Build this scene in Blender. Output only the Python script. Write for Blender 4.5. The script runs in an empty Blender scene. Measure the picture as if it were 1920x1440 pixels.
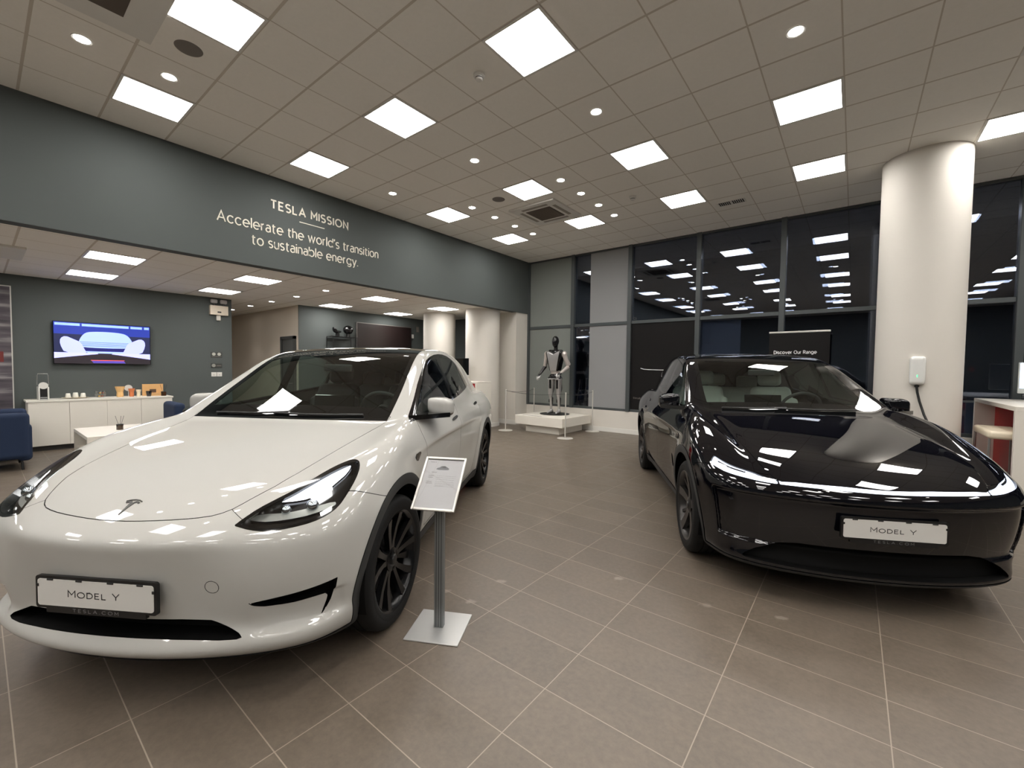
import bpy, bmesh, math, random
import numpy as np
from mathutils import Vector, Matrix
random.seed(7)
C = bpy.context.scene.collection
SC = bpy.context.scene
# ------------------------------------------------------------------ camera
CEIL = 4.217          # main ceiling height
LOWC = 2.89           # ceiling height of the side area
GY = 8.22             # inner face of the glass wall
cam_d = bpy.data.cameras.new('camera'); cam = bpy.data.objects.new('camera', cam_d); C.objects.link(cam)
SC.camera = cam
cam_d.sensor_fit = 'HORIZONTAL'; cam_d.sensor_width = 36.0
cam_d.lens = 803.825 / 1920 * 36.0
cam_d.clip_start = 0.05; cam_d.clip_end = 200
_yaw, _pit, _rol = -0.672638549, -0.0366046819, 0.0120092406
_f = Vector((math.sin(_yaw)*math.cos(_pit), math.cos(_yaw)*math.cos(_pit), math.sin(_pit)))
_r = Vector((math.cos(_yaw), -math.sin(_yaw), 0)); _u = _r.cross(_f)
_r2 = _r*math.cos(_rol) + _u*math.sin(_rol); _u2 = -_r*math.sin(_rol) + _u*math.cos(_rol)
cam.matrix_world = Matrix(((_r2.x, _u2.x, -_f.x, 6.7598), (_r2.y, _u2.y, -_f.y, -0.9356), (_r2.z, _u2.z, -_f.z, 1.445), (0, 0, 0, 1)))
# ------------------------------------------------------------------ world and exposure
W_ = bpy.data.worlds.new('night'); SC.world = W_; W_.use_nodes = True
W_.node_tree.nodes['Background'].inputs[0].default_value = (0.07, 0.072, 0.10, 1)
W_.node_tree.nodes['Background'].inputs[1].default_value = 0.04
SC.view_settings.view_transform = 'Standard'; SC.view_settings.look = 'None'
SC.view_settings.gamma = 1.0; SC.view_settings.use_curve_mapping = False
SC.view_settings.exposure = 0.18
SC.cycles.use_denoising = True
SC.cycles.max_bounces = 8; SC.cycles.diffuse_bounces = 6; SC.cycles.glossy_bounces = 4
SC.cycles.transmission_bounces = 6; SC.cycles.transparent_max_bounces = 16
SC.cycles.sample_clamp_indirect = 6.0
SC.cycles.caustics_reflective = True; SC.cycles.blur_glossy = 1.0; SC.cycles.caustics_refractive = False
PANEL_E = 24.0        # radiance of the ceiling panels
PANEL_COL = (1.0, 0.965, 0.925)
# ------------------------------------------------------------------ materials
def lin(c):
    return tuple((x/255/12.92 if x/255 <= .04045 else ((x/255+.055)/1.055)**2.4) for x in c) + (1,)
def mat(name, col, rough=.5, metal=0., coat=0., spec=.5, emit=None, es=0., noise=0., nscale=40., alpha=None, bump=0.):
    m = bpy.data.materials.new(name); m.use_nodes = True
    nt = m.node_tree; b = nt.nodes['Principled BSDF']
    c = lin(col) if max(col[:3]) > 1.0 else tuple(col[:3])+(1,)
    b.inputs['Base Color'].default_value = c
    b.inputs['Roughness'].default_value = rough; b.inputs['Metallic'].default_value = metal
    b.inputs['Coat Weight'].default_value = coat; b.inputs['Coat Roughness'].default_value = .02
    b.inputs['Specular IOR Level'].default_value = spec
    if emit is not None:
        b.inputs['Emission Color'].default_value = (lin(emit) if max(emit) > 1 else tuple(emit)+(1,)); b.inputs['Emission Strength'].default_value = es
    if noise or bump:
        tc = nt.nodes.new('ShaderNodeTexCoord'); n = nt.nodes.new('ShaderNodeTexNoise')
        n.inputs['Scale'].default_value = nscale; n.inputs['Detail'].default_value = 4
        nt.links.new(tc.outputs['Object'], n.inputs['Vector'])
        if noise:
            mx = nt.nodes.new('ShaderNodeMix'); mx.data_type = 'RGBA'
            mx.inputs[6].default_value = tuple(x*(1-noise) for x in c[:3])+(1,); mx.inputs[7].default_value = tuple(min(1, x*(1+noise)) for x in c[:3])+(1,)
            nt.links.new(n.outputs['Fac'], mx.inputs[0]); nt.links.new(mx.outputs[2], b.inputs['Base Color'])
        if bump:
            bp = nt.nodes.new('ShaderNodeBump'); bp.inputs['Strength'].default_value = bump; bp.inputs['Distance'].default_value = .002
            nt.links.new(n.outputs['Fac'], bp.inputs['Height']); nt.links.new(bp.outputs['Normal'], b.inputs['Normal'])
    return m
def glass_mat(name, tint=(.85, .9, .88), boost=1.0, ior=1.5, rough=0.0, tintg=(1, 1, 1)):
    """thin architectural or car glass: fresnel mix of clear tint and mirror"""
    m = bpy.data.materials.new(name); m.use_nodes = True; nt = m.node_tree; nt.nodes.clear()
    o = nt.nodes.new('ShaderNodeOutputMaterial'); mx = nt.nodes.new('ShaderNodeMixShader')
    t = nt.nodes.new('ShaderNodeBsdfTransparent'); t.inputs[0].default_value = tuple(tint)+(1,)
    g = nt.nodes.new('ShaderNodeBsdfGlossy'); g.inputs['Roughness'].default_value = rough; g.inputs['Color'].default_value = tuple(tintg)+(1,)
    f = nt.nodes.new('ShaderNodeFresnel'); f.inputs['IOR'].default_value = ior
    k = nt.nodes.new('ShaderNodeMath'); k.operation = 'MULTIPLY'; k.inputs[1].default_value = boost; k.use_clamp = True
    # same reflectance from both faces of the sheet
    geo = nt.nodes.new('ShaderNodeNewGeometry'); 
    vm = nt.nodes.new('ShaderNodeVectorMath'); vm.operation = 'DOT_PRODUCT'
    nt.links.new(geo.outputs['Normal'], vm.inputs[0]); nt.links.new(geo.outputs['Incoming'], vm.inputs[1])
    ab = nt.nodes.new('ShaderNodeMath'); ab.operation = 'ABSOLUTE'; nt.links.new(vm.outputs['Value'], ab.inputs[0])
    om = nt.nodes.new('ShaderNodeMath'); om.operation = 'SUBTRACT'; om.inputs[0].default_value = 1; nt.links.new(ab.outputs[0], om.inputs[1])
    pw = nt.nodes.new('ShaderNodeMath'); pw.operation = 'POWER'; pw.inputs[1].default_value = 5; nt.links.new(om.outputs[0], pw.inputs[0])
    ma = nt.nodes.new('ShaderNodeMath'); ma.operation = 'MULTIPLY_ADD'; ma.inputs[1].default_value = .93; ma.inputs[2].default_value = ((ior-1)/(ior+1))**2*1.75
    nt.links.new(pw.outputs[0], ma.inputs[0]); nt.links.new(ma.outputs[0], k.inputs[0]); nt.nodes.remove(f)
    nt.links.new(k.outputs[0], mx.inputs[0]); nt.links.new(t.outputs[0], mx.inputs[1]); nt.links.new(g.outputs[0], mx.inputs[2])
    nt.links.new(mx.outputs[0], o.inputs[0])
    return m
# ------------------------------------------------------------------ mesh helpers
class MB:
    def __init__(s): s.bm = bmesh.new()
    def box(s, a, b, bev=0., seg=2, M=None):
        r = bmesh.ops.create_cube(s.bm, size=1)
        vs = r['verts']; lo = [min(a[i], b[i]) for i in range(3)]; hi = [max(a[i], b[i]) for i in range(3)]
        for v in vs: v.co = Vector([lo[i] + (v.co[i]+.5)*(hi[i]-lo[i]) for i in range(3)])
        if bev > 0:
            es = list({e for v in vs for e in v.link_edges})
            g = bmesh.ops.bevel(s.bm, geom=es, offset=bev, segments=seg, affect='EDGES', profile=.5)
            vs = list({v for v in g['verts']} | {v for v in vs if v.is_valid})
        if M is not None:
            for v in vs: v.co = M @ v.co
        return s
    def cyl(s, c, r, h, n=32, axis='Z', r2=None, M=None, caps=True):
        g = bmesh.ops.create_cone(s.bm, cap_ends=caps, segments=n, radius1=r, radius2=r if r2 is None else r2, depth=h)
        R = {'Z': Matrix.Identity(4), 'X': Matrix.Rotation(math.pi/2, 4, 'Y'), 'Y': Matrix.Rotation(-math.pi/2, 4, 'X')}[axis]
        T = Matrix.Translation(c) @ R
        if M is not None: T = M @ T
        for v in g['verts']: v.co = T @ v.co
        return s
    def ball(s, c, r, sc=(1, 1, 1), u=24, v=16, M=None):
        g = bmesh.ops.create_uvsphere(s.bm, u_segments=u, v_segments=v, radius=r)
        T = Matrix.Translation(c) @ Matrix.Diagonal((*sc, 1))
        if M is not None: T = M @ T
        for w in g['verts']: w.co = T @ w.co
        return s
    def lathe(s, prof, n=48, c=(0, 0, 0), axis='Z', M=None, close=False):
        rows = []
        for k in range(n):
            a = 2*math.pi*k/n; row = []
            for r, z in prof:
                p = (r*math.cos(a), r*math.sin(a), z)
                if axis == 'Y': p = (p[0], p[2], p[1])
                if axis == 'X': p = (p[2], p[0], p[1])
                p = Vector(p) + Vector(c)
                if M is not None: p = M @ p
                row.append(s.bm.verts.new(p))
            rows.append(row)
        m = len(prof)
        for k in range(n):
            a, b = rows[k], rows[(k+1) % n]
            for i in range(m if close else m-1):
                j = (i+1) % m
                try: s.bm.faces.new((a[i], b[i], b[j], a[j]))
                except ValueError: pass
        return s
    def tube(s, pts, r, n=10, caps=True, closed=False):
        pts = [Vector(p) for p in pts]; N = len(pts); rs = r if hasattr(r, '__len__') else [r]*N
        rings = []; up = None
        for i, p in enumerate(pts):
            if closed: t = (pts[(i+1) % N]-pts[i-1]).normalized()
            else: t = (pts[min(i+1, N-1)]-pts[max(i-1, 0)]).normalized()
            if up is None:
                up = Vector((0, 0, 1)) if abs(t.z) < .9 else Vector((1, 0, 0))
            x = t.cross(up).normalized(); y = x.cross(t).normalized(); up = y
            rings.append([s.bm.verts.new(p + (x*math.cos(2*math.pi*k/n)+y*math.sin(2*math.pi*k/n))*rs[i]) for k in range(n)])
        for i in range(N if closed else N-1):
            a, b = rings[i], rings[(i+1) % N]
            for k in range(n): s.bm.faces.new((a[k], a[(k+1) % n], b[(k+1) % n], b[k]))
        if caps and not closed:
            s.bm.faces.new(rings[0][::-1]); s.bm.faces.new(rings[-1])
        return s
    def prism(s, poly, z0, z1, axis='Z', M=None):
        def P(x, y, z):
            p = {'Z': (x, y, z), 'Y': (x, z, y), 'X': (z, x, y)}[axis]
            p = Vector(p); return M @ p if M is not None else p
        A = [s.bm.verts.new(P(x, y, z0)) for x, y in poly]; B = [s.bm.verts.new(P(x, y, z1)) for x, y in poly]
        s.bm.faces.new(A[::-1]); s.bm.faces.new(B)
        for i in range(len(A)):
            j = (i+1) % len(A); s.bm.faces.new((A[i], A[j], B[j], B[i]))
        return s
    def poly(s, pts):
        s.bm.faces.new([s.bm.verts.new(Vector(p)) for p in pts]); return s
    def build(s, name, m, parent=None, smooth=False, loc=None, angle=40):
        bmesh.ops.recalc_face_normals(s.bm, faces=s.bm.faces)
        me = bpy.data.meshes.new(name); s.bm.to_mesh(me); s.bm.free()
        for x in (m if isinstance(m, (list, tuple)) else [m]): me.materials.append(x)
        if smooth:
            me.polygons.foreach_set('use_smooth', [True]*len(me.polygons))
            me.set_sharp_from_angle(angle=math.radians(angle))
        o = bpy.data.objects.new(name, me); C.objects.link(o)
        if parent is not None: o.parent = parent
        if loc is not None: o.location = loc
        return o
def tag(o, label=None, cat=None, group=None, kind=None):
    if label: o['label'] = label
    if cat: o['category'] = cat
    if group: o['group'] = group
    if kind: o['kind'] = kind
    return o
def thing(name, label, cat, loc=(0, 0, 0), rz=0., group=None):
    o = bpy.data.objects.new(name, None); C.objects.link(o); o.empty_display_size = .1
    o.location = loc; o.rotation_euler = (0, 0, rz)
    return tag(o, label, cat, group)
def struct(o): o['kind'] = 'structure'; return o
def copy_tree(o, parent=None):
    c = o.copy(); C.objects.link(c); c.parent = parent
    for ch in KIDS(o): copy_tree(ch, c)
    return c
def KIDS(o): return [x for x in bpy.data.objects if x.parent == o]
def copies(root, spots, labels):
    """place the thing itself at the first spot, copies at the rest"""
    kids = KIDS(root); out = []
    gk = {k: KIDS(k) for k in kids}
    for i, sp in enumerate(spots):
        if i == 0: r = root
        else:
            r = root.copy(); C.objects.link(r)
            for k in kids:
                c = k.copy(); C.objects.link(c); c.parent = r
                for g in gk[k]:
                    d = g.copy(); C.objects.link(d); d.parent = c
        r.location = sp[:3]
        if len(sp) > 3: r.rotation_euler = (0, 0, sp[3])
        r['label'] = labels[i] if isinstance(labels, (list, tuple)) else labels
        out.append(r)
    return out
def letters(name, txt, size, m, parent=None, M=None, depth=.002, align='CENTER', sx=1., space=1., bold=0.):
    cu = bpy.data.curves.new(name, 'FONT'); cu.body = txt; cu.size = size; cu.extrude = depth; cu.align_x = align
    cu.space_character = space; cu.offset = bold; cu.resolution_u = 4
    t = bpy.data.objects.new(name+'_t', cu); C.objects.link(t)
    dg = bpy.context.evaluated_depsgraph_get(); me = bpy.data.meshes.new_from_object(t.evaluated_get(dg))
    bpy.data.objects.remove(t); bpy.data.curves.remove(cu)
    me.name = name
    T = (M if M is not None else Matrix.Identity(4)) @ Matrix.Diagonal((sx, 1, 1, 1))
    me.transform(T)
    if T.determinant() < 0: me.flip_normals()
    me.materials.clear(); me.materials.append(m)
    o = bpy.data.objects.new(name, me); C.objects.link(o)
    if parent is not None: o.parent = parent
    return o
def frame_mat(origin, xdir, ydir):
    """matrix whose local x and y run along the given world directions"""
    x = Vector(xdir).normalized(); y = Vector(ydir).normalized(); z = x.cross(y)
    return Matrix(((x.x, y.x, z.x, origin[0]), (x.y, y.y, z.y, origin[1]), (x.z, y.z, z.z, origin[2]), (0, 0, 0, 1)))
def node_math(nt, op, a, b=None, c=None, clamp=False):
    n = nt.nodes.new('ShaderNodeMath'); n.operation = op; n.use_clamp = clamp
    for i, v in enumerate((a, b, c)):
        if v is None: continue
        if isinstance(v, (int, float)): n.inputs[i].default_value = v
        else: nt.links.new(v, n.inputs[i])
    return n.outputs[0]
def grid_line(nt, coord, origin, pitch, half):
    """1 on a line of the given half width repeated every pitch"""
    t = node_math(nt, 'DIVIDE', node_math(nt, 'SUBTRACT', coord, origin), pitch)
    fr = node_math(nt, 'SUBTRACT', t, node_math(nt, 'ROUND', t))
    d = node_math(nt, 'MULTIPLY', node_math(nt, 'ABSOLUTE', fr), pitch)
    return node_math(nt, 'LESS_THAN', d, half)
def tile_mat(name, col, grout, ox, px, oy, py, hw, hw2=None, rough=.5, var=.06, ncol=.12, nscale=3., spec=.5, bumpg=True, stain=False):
    m = bpy.data.materials.new(name); m.use_nodes = True; nt = m.node_tree; b = nt.nodes['Principled BSDF']
    geo = nt.nodes.new('ShaderNodeNewGeometry'); sep = nt.nodes.new('ShaderNodeSeparateXYZ'); nt.links.new(geo.outputs['Position'], sep.inputs[0])
    X, Y = sep.outputs[0], sep.outputs[1]
    lx = grid_line(nt, X, ox, px, hw); ly = grid_line(nt, Y, oy, py, hw if hw2 is None else hw2)
    line = node_math(nt, 'MAXIMUM', lx, ly)
    ix = node_math(nt, 'FLOOR', node_math(nt, 'DIVIDE', node_math(nt, 'SUBTRACT', X, ox), px)); iy = node_math(nt, 'FLOOR', node_math(nt, 'DIVIDE', node_math(nt, 'SUBTRACT', Y, oy), py))
    cmb = nt.nodes.new('ShaderNodeCombineXYZ'); nt.links.new(ix, cmb.inputs[0]); nt.links.new(iy, cmb.inputs[1])
    wn = nt.nodes.new('ShaderNodeTexWhiteNoise'); wn.noise_dimensions = '2D'; nt.links.new(cmb.outputs[0], wn.inputs['Vector'])
    no = nt.nodes.new('ShaderNodeTexNoise'); no.inputs['Scale'].default_value = nscale; no.inputs['Detail'].default_value = 8; no.inputs['Roughness'].default_value = .62
    add = nt.nodes.new('ShaderNodeVectorMath'); add.operation = 'MULTIPLY_ADD'; nt.links.new(cmb.outputs[0], add.inputs[0]); add.inputs[1].default_value = (3.7, 5.1, 0); nt.links.new(geo.outputs['Position'], add.inputs[2])
    nt.links.new(add.outputs[0], no.inputs['Vector'])
    f1 = node_math(nt, 'MULTIPLY_ADD', node_math(nt, 'SUBTRACT', wn.outputs['Value'], .5), var*2, 1.0)
    f2 = node_math(nt, 'MULTIPLY_ADD', node_math(nt, 'SUBTRACT', no.outputs['Fac'], .5), ncol*4, f1)
    if stain:
        fn = nt.nodes.new('ShaderNodeTexNoise'); fn.inputs['Scale'].default_value = 34; fn.inputs['Detail'].default_value = 6; fn.inputs['Roughness'].default_value = .7
        nt.links.new(add.outputs[0], fn.inputs['Vector']); f2 = node_math(nt, 'MULTIPLY_ADD', node_math(nt, 'SUBTRACT', fn.outputs['Fac'], .5), .8, f2)
    c = lin(col); g = lin(grout)
    vm = nt.nodes.new('ShaderNodeVectorMath'); vm.operation = 'SCALE'; vm.inputs[0].default_value = c[:3]; nt.links.new(f2, vm.inputs['Scale'])
    last = vm.outputs[0]
    if stain:   # dried cleaning smears left on the tiles
        for (sx, sy, rx, ry, an) in ((4.936, 1.264, .062, .036, -.67), (4.738, .936, .062, .034, -.67), (4.95, .95, .05, .04, -.67), (5.534, 1.813, .06, .04, -.9), (6.097, 1.848, .07, .035, -.6), (6.473, 1.991, .07, .03, -.5)):
            vs = nt.nodes.new('ShaderNodeVectorMath'); vs.operation = 'SUBTRACT'; nt.links.new(geo.outputs['Position'], vs.inputs[0]); vs.inputs[1].default_value = (sx, sy, 0)
            vr = nt.nodes.new('ShaderNodeVectorRotate'); vr.rotation_type = 'Z_AXIS'; vr.inputs['Angle'].default_value = an; nt.links.new(vs.outputs[0], vr.inputs['Vector'])
            vd = nt.nodes.new('ShaderNodeVectorMath'); vd.operation = 'DIVIDE'; nt.links.new(vr.outputs[0], vd.inputs[0]); vd.inputs[1].default_value = (rx, ry, 1)
            vl = nt.nodes.new('ShaderNodeVectorMath'); vl.operation = 'LENGTH'; nt.links.new(vd.outputs[0], vl.inputs[0])
            n2 = nt.nodes.new('ShaderNodeTexNoise'); n2.inputs['Scale'].default_value = 26; nt.links.new(geo.outputs['Position'], n2.inputs['Vector'])
            q = node_math(nt, 'SUBTRACT', 1.25, node_math(nt, 'MULTIPLY_ADD', n2.outputs['Fac'], 1.1, vl.outputs['Value']), clamp=True)
            q = node_math(nt, 'MULTIPLY', node_math(nt, 'MULTIPLY', q, 3.0, clamp=True), .26)
            ms = nt.nodes.new('ShaderNodeMix'); ms.data_type = 'RGBA'; nt.links.new(q, ms.inputs[0]); nt.links.new(last, ms.inputs[6]); ms.inputs[7].default_value = lin((186, 178, 166)); last = ms.outputs[2]
    mx = nt.nodes.new('ShaderNodeMix'); mx.data_type = 'RGBA'; nt.links.new(line, mx.inputs[0]); nt.links.new(last, mx.inputs[6]); mx.inputs[7].default_value = g
    nt.links.new(mx.outputs[2], b.inputs['Base Color'])
    b.inputs['Roughness'].default_value = rough; b.inputs['Specular IOR Level'].default_value = spec
    if stain:
        rr = node_math(nt, 'MULTIPLY_ADD', no.outputs['Fac'], .3, rough-.15); nt.links.new(rr, b.inputs['Roughness'])
    if bumpg:
        bp = nt.nodes.new('ShaderNodeBump'); bp.invert = True; bp.inputs['Strength'].default_value = .35; bp.inputs['Distance'].default_value = .003
        nt.links.new(line, bp.inputs['Height']); nt.links.new(bp.outputs[0], b.inputs['Normal'])
    return m
# ------------------------------------------------------------------ drawn sans-serif lettering
def _arc(cx, cy, rx, ry, a0, a1, n=14): return [(cx+rx*math.cos(math.radians(a0+(a1-a0)*k/n)), cy+ry*math.sin(math.radians(a0+(a1-a0)*k/n))) for k in range(n+1)]
_X = .72; _h = _X/2
def _S(w, h, y=0): # an S of width w and height h
    q = h/4; return _arc(w/2, y+3*q, w/2, q, 38, 180, 10)[:-1]+_arc(w/2, y+3*q, w/2, q, 180, 262, 6)+_arc(w/2, y+q, w/2, q, 82, 0, 6)[:]+_arc(w/2, y+q, w/2, q, 0, -142, 10)[1:]
GLYPH = {
 'T': ([[(0, 1), (.72, 1)], [(.36, 1), (.36, 0)]], .72), 'E': ([[(.58, 1), (0, 1), (0, 0), (.6, 0)], [(0, .51), (.52, .51)]], .6),
 'S': ([_S(.62, 1)], .62), 'L': ([[(0, 1), (0, 0), (.56, 0)]], .56), 'A': ([[(0, 0), (.44, 1), (.88, 0)], [(.15, .33), (.73, .33)]], .88),
 'M': ([[(0, 0), (0, 1), (.41, .38), (.82, 1), (.82, 0)]], .82), 'I': ([[(0, 0), (0, 1)]], .0), 'O': ([_arc(.5, .5, .5, .5, 0, 360, 36)], 1.0),
 'N': ([[(0, 0), (0, 1), (.72, 0), (.72, 1)]], .72), 'D': ([[(0, 0), (0, 1), (.32, 1)]+_arc(.32, .5, .46, .5, 90, -90, 16)+[(0, 0)]], .78),
 'Y': ([[(0, 1), (.4, .44), (.8, 1)], [(.4, .44), (.4, 0)]], .8), 'C': ([_arc(.5, .5, .5, .5, 42, 318, 28)], .88),
 'R': ([[(0, 0), (0, 1), (.38, 1)]+_arc(.38, .73, .26, .27, 90, -90, 12)+[(0, .46)], [(.36, .46), (.68, 0)]], .68),
 'c': ([_arc(_h, _h, _h, _h, 42, 318, 22)], .64), 'e': ([[(.02, _h), (_X-.0, _h)]+_arc(_h, _h, _h, _h, 0, 312, 26)], .72), 'l': ([[(0, 0), (0, 1.04)]], .0),
 'r': ([[(0, 0), (0, _X)], [(0, .4)]+_arc(.32, .36, .32, .36, 172, 96, 8)], .32), 'a': ([_arc(.27, .47, .27, .25, 140, 0, 12)+[(.54, 0)], [(.54, .42), (.26, .42)]+_arc(.24, .21, .24, .21, 90, 270, 12)+_arc(.26, .25, .28, .25, -90, -10, 8)], .54),
 't': ([[(.14, .92), (.14, .2)]+_arc(.32, .18, .18, .18, 180, 285, 8), [(0, _X), (.4, _X)]], .4), 'h': ([[(0, 0), (0, 1.04)], [(0, .42)]+_arc(.27, .44, .27, .28, 175, 0, 14)+[(.54, 0)]], .54),
 'w': ([[(0, _X), (.26, 0), (.5, _X), (.74, 0), (1.0, _X)]], 1.0), 'o': ([_arc(_h, _h, _h, _h, 0, 360, 30)], .72), 'd': ([_arc(_h, _h, _h, _h, 0, 360, 30), [(.72, 0), (.72, 1.04)]], .72),
 's': ([_S(.48, _X)], .48), 'i': ([[(0, 0), (0, _X)], [(0, .90), (0, 1.0)]], .0), 'n': ([[(0, 0), (0, _X)], [(0, .42)]+_arc(.27, .44, .27, .28, 175, 0, 14)+[(.54, 0)]], .54),
 'u': ([[(0, _X), (0, .28)]+_arc(.27, .28, .27, .28, 180, 355, 14), [(.54, 0), (.54, _X)]], .54), 'b': ([_arc(_h, _h, _h, _h, 0, 360, 30), [(0, 0), (0, 1.04)]], .72),
 'y': ([[(0, _X), (.32, .0)], [(.64, _X), (.27, -.14)]+_arc(.15, -.12, .12, .12, -10, -110, 6)], .64), 'g': ([_arc(_h, _h, _h, _h, 0, 360, 30), [(.72, _X), (.72, .02)]+_arc(.38, .02, .34, .29, 0, -140, 12)], .72),
 'v': ([[(0, _X), (.32, 0), (.64, _X)]], .64), '.': ([[(0, 0), (0, .09)]], .0), "'": ([[(.03, 1.04), (-.02, .8)]], .0), ' ': ([], .2)}
def drawn(name, txt, cap, width, stroke, m, parent, M, depth=.003, gap=.30, align='LEFT', caps=None, group=None):
    """letters drawn with round-cornered strokes; cap height and total width in metres, one mesh per word"""
    x = 0; items = []
    for ch in txt:
        k = 1.0
        if caps and ch in caps: k = caps[ch]
        s_, w_ = GLYPH[ch]
        items.append((ch, x, k, s_)); x += w_*k+gap
    total = x-gap; kx = width/(total+stroke); off = 0 if align == 'LEFT' else -width/2
    mb = MB(); bm = mb.bm; hs = stroke*cap/2; made = []
    for ch, x0_, k, strokes in items:
        if ch == ' ': made.append(mb.build(name, m, parent)); mb = MB(); bm = mb.bm; continue
        for st in strokes:
            P = [((x0_+stroke/2+px_*k)*kx+off, py_*cap*k*(1-stroke)+hs) for px_, py_ in st]
            closed = len(P) > 3 and abs(P[0][0]-P[-1][0]) < 1e-6 and abs(P[0][1]-P[-1][1]) < 1e-6
            if closed: P = P[:-1]
            n = len(P); L = []; R = []
            for i in range(n):
                a = P[i-1] if (closed or i) else None; b = P[(i+1) % n] if (closed or i < n-1) else None
                def nrm(u, v): d = math.hypot(v[0]-u[0], v[1]-u[1]) or 1e-9; return (-(v[1]-u[1])/d, (v[0]-u[0])/d)
                if a is None: nn = nrm(P[i], b); s = 1
                elif b is None: nn = nrm(a, P[i]); s = 1
                else:
                    n1, n2 = nrm(a, P[i]), nrm(P[i], b); c = (n1[0]+n2[0], n1[1]+n2[1]); l = math.hypot(*c) or 1e-9; nn = (c[0]/l, c[1]/l); s = min(1/max(nn[0]*n1[0]+nn[1]*n1[1], .2), 2.2)
                q = P[i]
                if not closed and i in (0, n-1) and ch not in '.' :
                    pass
                L.append((q[0]+nn[0]*hs*s, q[1]+nn[1]*hs*s)); R.append((q[0]-nn[0]*hs*s, q[1]-nn[1]*hs*s))
            V = [[bm.verts.new(M @ Vector((p[0], p[1], z))) for p in side] for side in (L, R) for z in (0, depth)]
            L0, L1, R0, R1 = V
            for i in range(n if closed else n-1):
                j = (i+1) % n
                bm.faces.new((L1[i], L1[j], R1[j], R1[i])); bm.faces.new((L0[i], R0[i], R0[j], L0[j]))
                bm.faces.new((L0[i], L0[j], L1[j], L1[i])); bm.faces.new((R0[i], R1[i], R1[j], R0[j]))
            if not closed:
                bm.faces.new((L0[0], L1[0], R1[0], R0[0])); bm.faces.new((L0[-1], R0[-1], R1[-1], L1[-1]))
    made.append(mb.build(name, m, parent)); return made
# ================================================================== THE SETTING
M_ceil = tile_mat('ceiling_tile', (244, 241, 234), (206, 198, 186), 0, .6, 0, .6, .006, .011, rough=.9, var=.015, ncol=.02, nscale=30, spec=.2)
M_ceil_low = tile_mat('ceiling_tile_low', (244, 241, 234), (206, 198, 186), -.9, .6, 0, .6, .006, .011, rough=.9, var=.015, ncol=.02, nscale=30, spec=.2)
M_floor = tile_mat('floor_tile', (98, 88, 77), (146, 135, 121), 5.111, .603, .3397, .3025, .0022, rough=.40, var=.06, ncol=.14, nscale=5, spec=.6, stain=True)
M_slate = mat('slate_paint', (84, 89, 88), .75, noise=.02, nscale=3, spec=.3)
M_white = mat('white_paint', (214, 209, 200), .7, noise=.015, nscale=4, spec=.3)
M_beige = mat('warm_white_paint', (214, 203, 188), .75, noise=.015, nscale=4, spec=.3)
M_frame = mat('window_frame_metal', (74, 79, 80), .38, .2)
M_black = mat('black_plastic', (16, 16, 17), .4)
M_gloss_black = mat('gloss_black', (8, 8, 9), .08, coat=.5)
M_whitepl = mat('white_plastic', (222, 220, 214), .35)
M_steel = mat('brushed_steel', (180, 180, 178), .32, .9)
M_glass = glass_mat('window_glass', (.80, .83, .88), 1.0, tintg=(.86, .90, 1.0))
M_lampface = mat('panel_diffuser', (240, 240, 240), .5, emit=PANEL_COL, es=PANEL_E)
def directional(m, e):
    """prismatic diffuser: brightest straight down, weaker towards grazing angles"""
    nt = m.node_tree; b = nt.nodes['Principled BSDF']; g = nt.nodes.new('ShaderNodeNewGeometry'); v = nt.nodes.new('ShaderNodeVectorMath'); v.operation = 'DOT_PRODUCT'
    nt.links.new(g.outputs['Normal'], v.inputs[0]); nt.links.new(g.outputs['Incoming'], v.inputs[1])
    c = node_math(nt, 'POWER', node_math(nt, 'ABSOLUTE', v.outputs['Value']), 1.3)
    nt.links.new(node_math(nt, 'MULTIPLY_ADD', c, e*.30, e*.70), b.inputs['Emission Strength'])
directional(M_lampface, PANEL_E)
M_lampframe = mat('panel_frame', (222, 220, 214), .4)
M_spotface = mat('downlight_lens', (240, 240, 240), .5, emit=(1.0, .96, .92), es=26)

X0, X1, Y0, Y1 = 0.0, 14.1, -8.4, GY
# floor
m = MB().box((-8.4, Y0, -.15), (X1+.2, GY, 0)); struct(m.build('floor', M_floor))
# main ceiling
m = MB().box((X0, Y0, CEIL), (X1, GY, CEIL+.12)); struct(m.build('ceiling', M_ceil))
# side area ceiling
m = MB().box((-8.2, Y0, LOWC), (-.16, GY, LOWC+.1)); struct(m.build('ceiling_side', M_ceil_low))
# bulkhead over the side area
m = MB().box((-.16, Y0, LOWC-.01), (0, GY, CEIL+.1)); struct(m.build('wall_bulkhead', M_slate))
m = MB().box((-.17, Y0, LOWC-.012), (-.005, GY, LOWC-.01)); struct(m.build('trim_1', M_slate))
# tv wall, back walls of the side area
m = MB().box((-4.25, Y0, 0), (-4.1, 2.66, LOWC)); struct(m.build('wall_television', M_slate))
m = MB().box((-8.2, 3.9, 0), (-3.62, 4.05, LOWC)); struct(m.build('wall_passage', M_beige))
m = MB().box((-3.62, 3.9, 0), (-3.6, 4.05, LOWC)); m.box((-3.75, 4.05, 0), (-3.6, GY, LOWC)); struct(m.build('wall_lounge', M_slate))
m = MB().box((-8.35, Y0, 0), (-8.2, 4.05, LOWC)); struct(m.build('wall_passage_end', M_beige))
m = MB().box((-8.2, Y0-.15, 0), (X1, Y0, CEIL)); struct(m.build('wall_rear', M_slate))
m = MB().box((X1, Y0, 0), (X1+.15, GY, CEIL)); struct(m.build('wall_right', M_slate))
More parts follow.
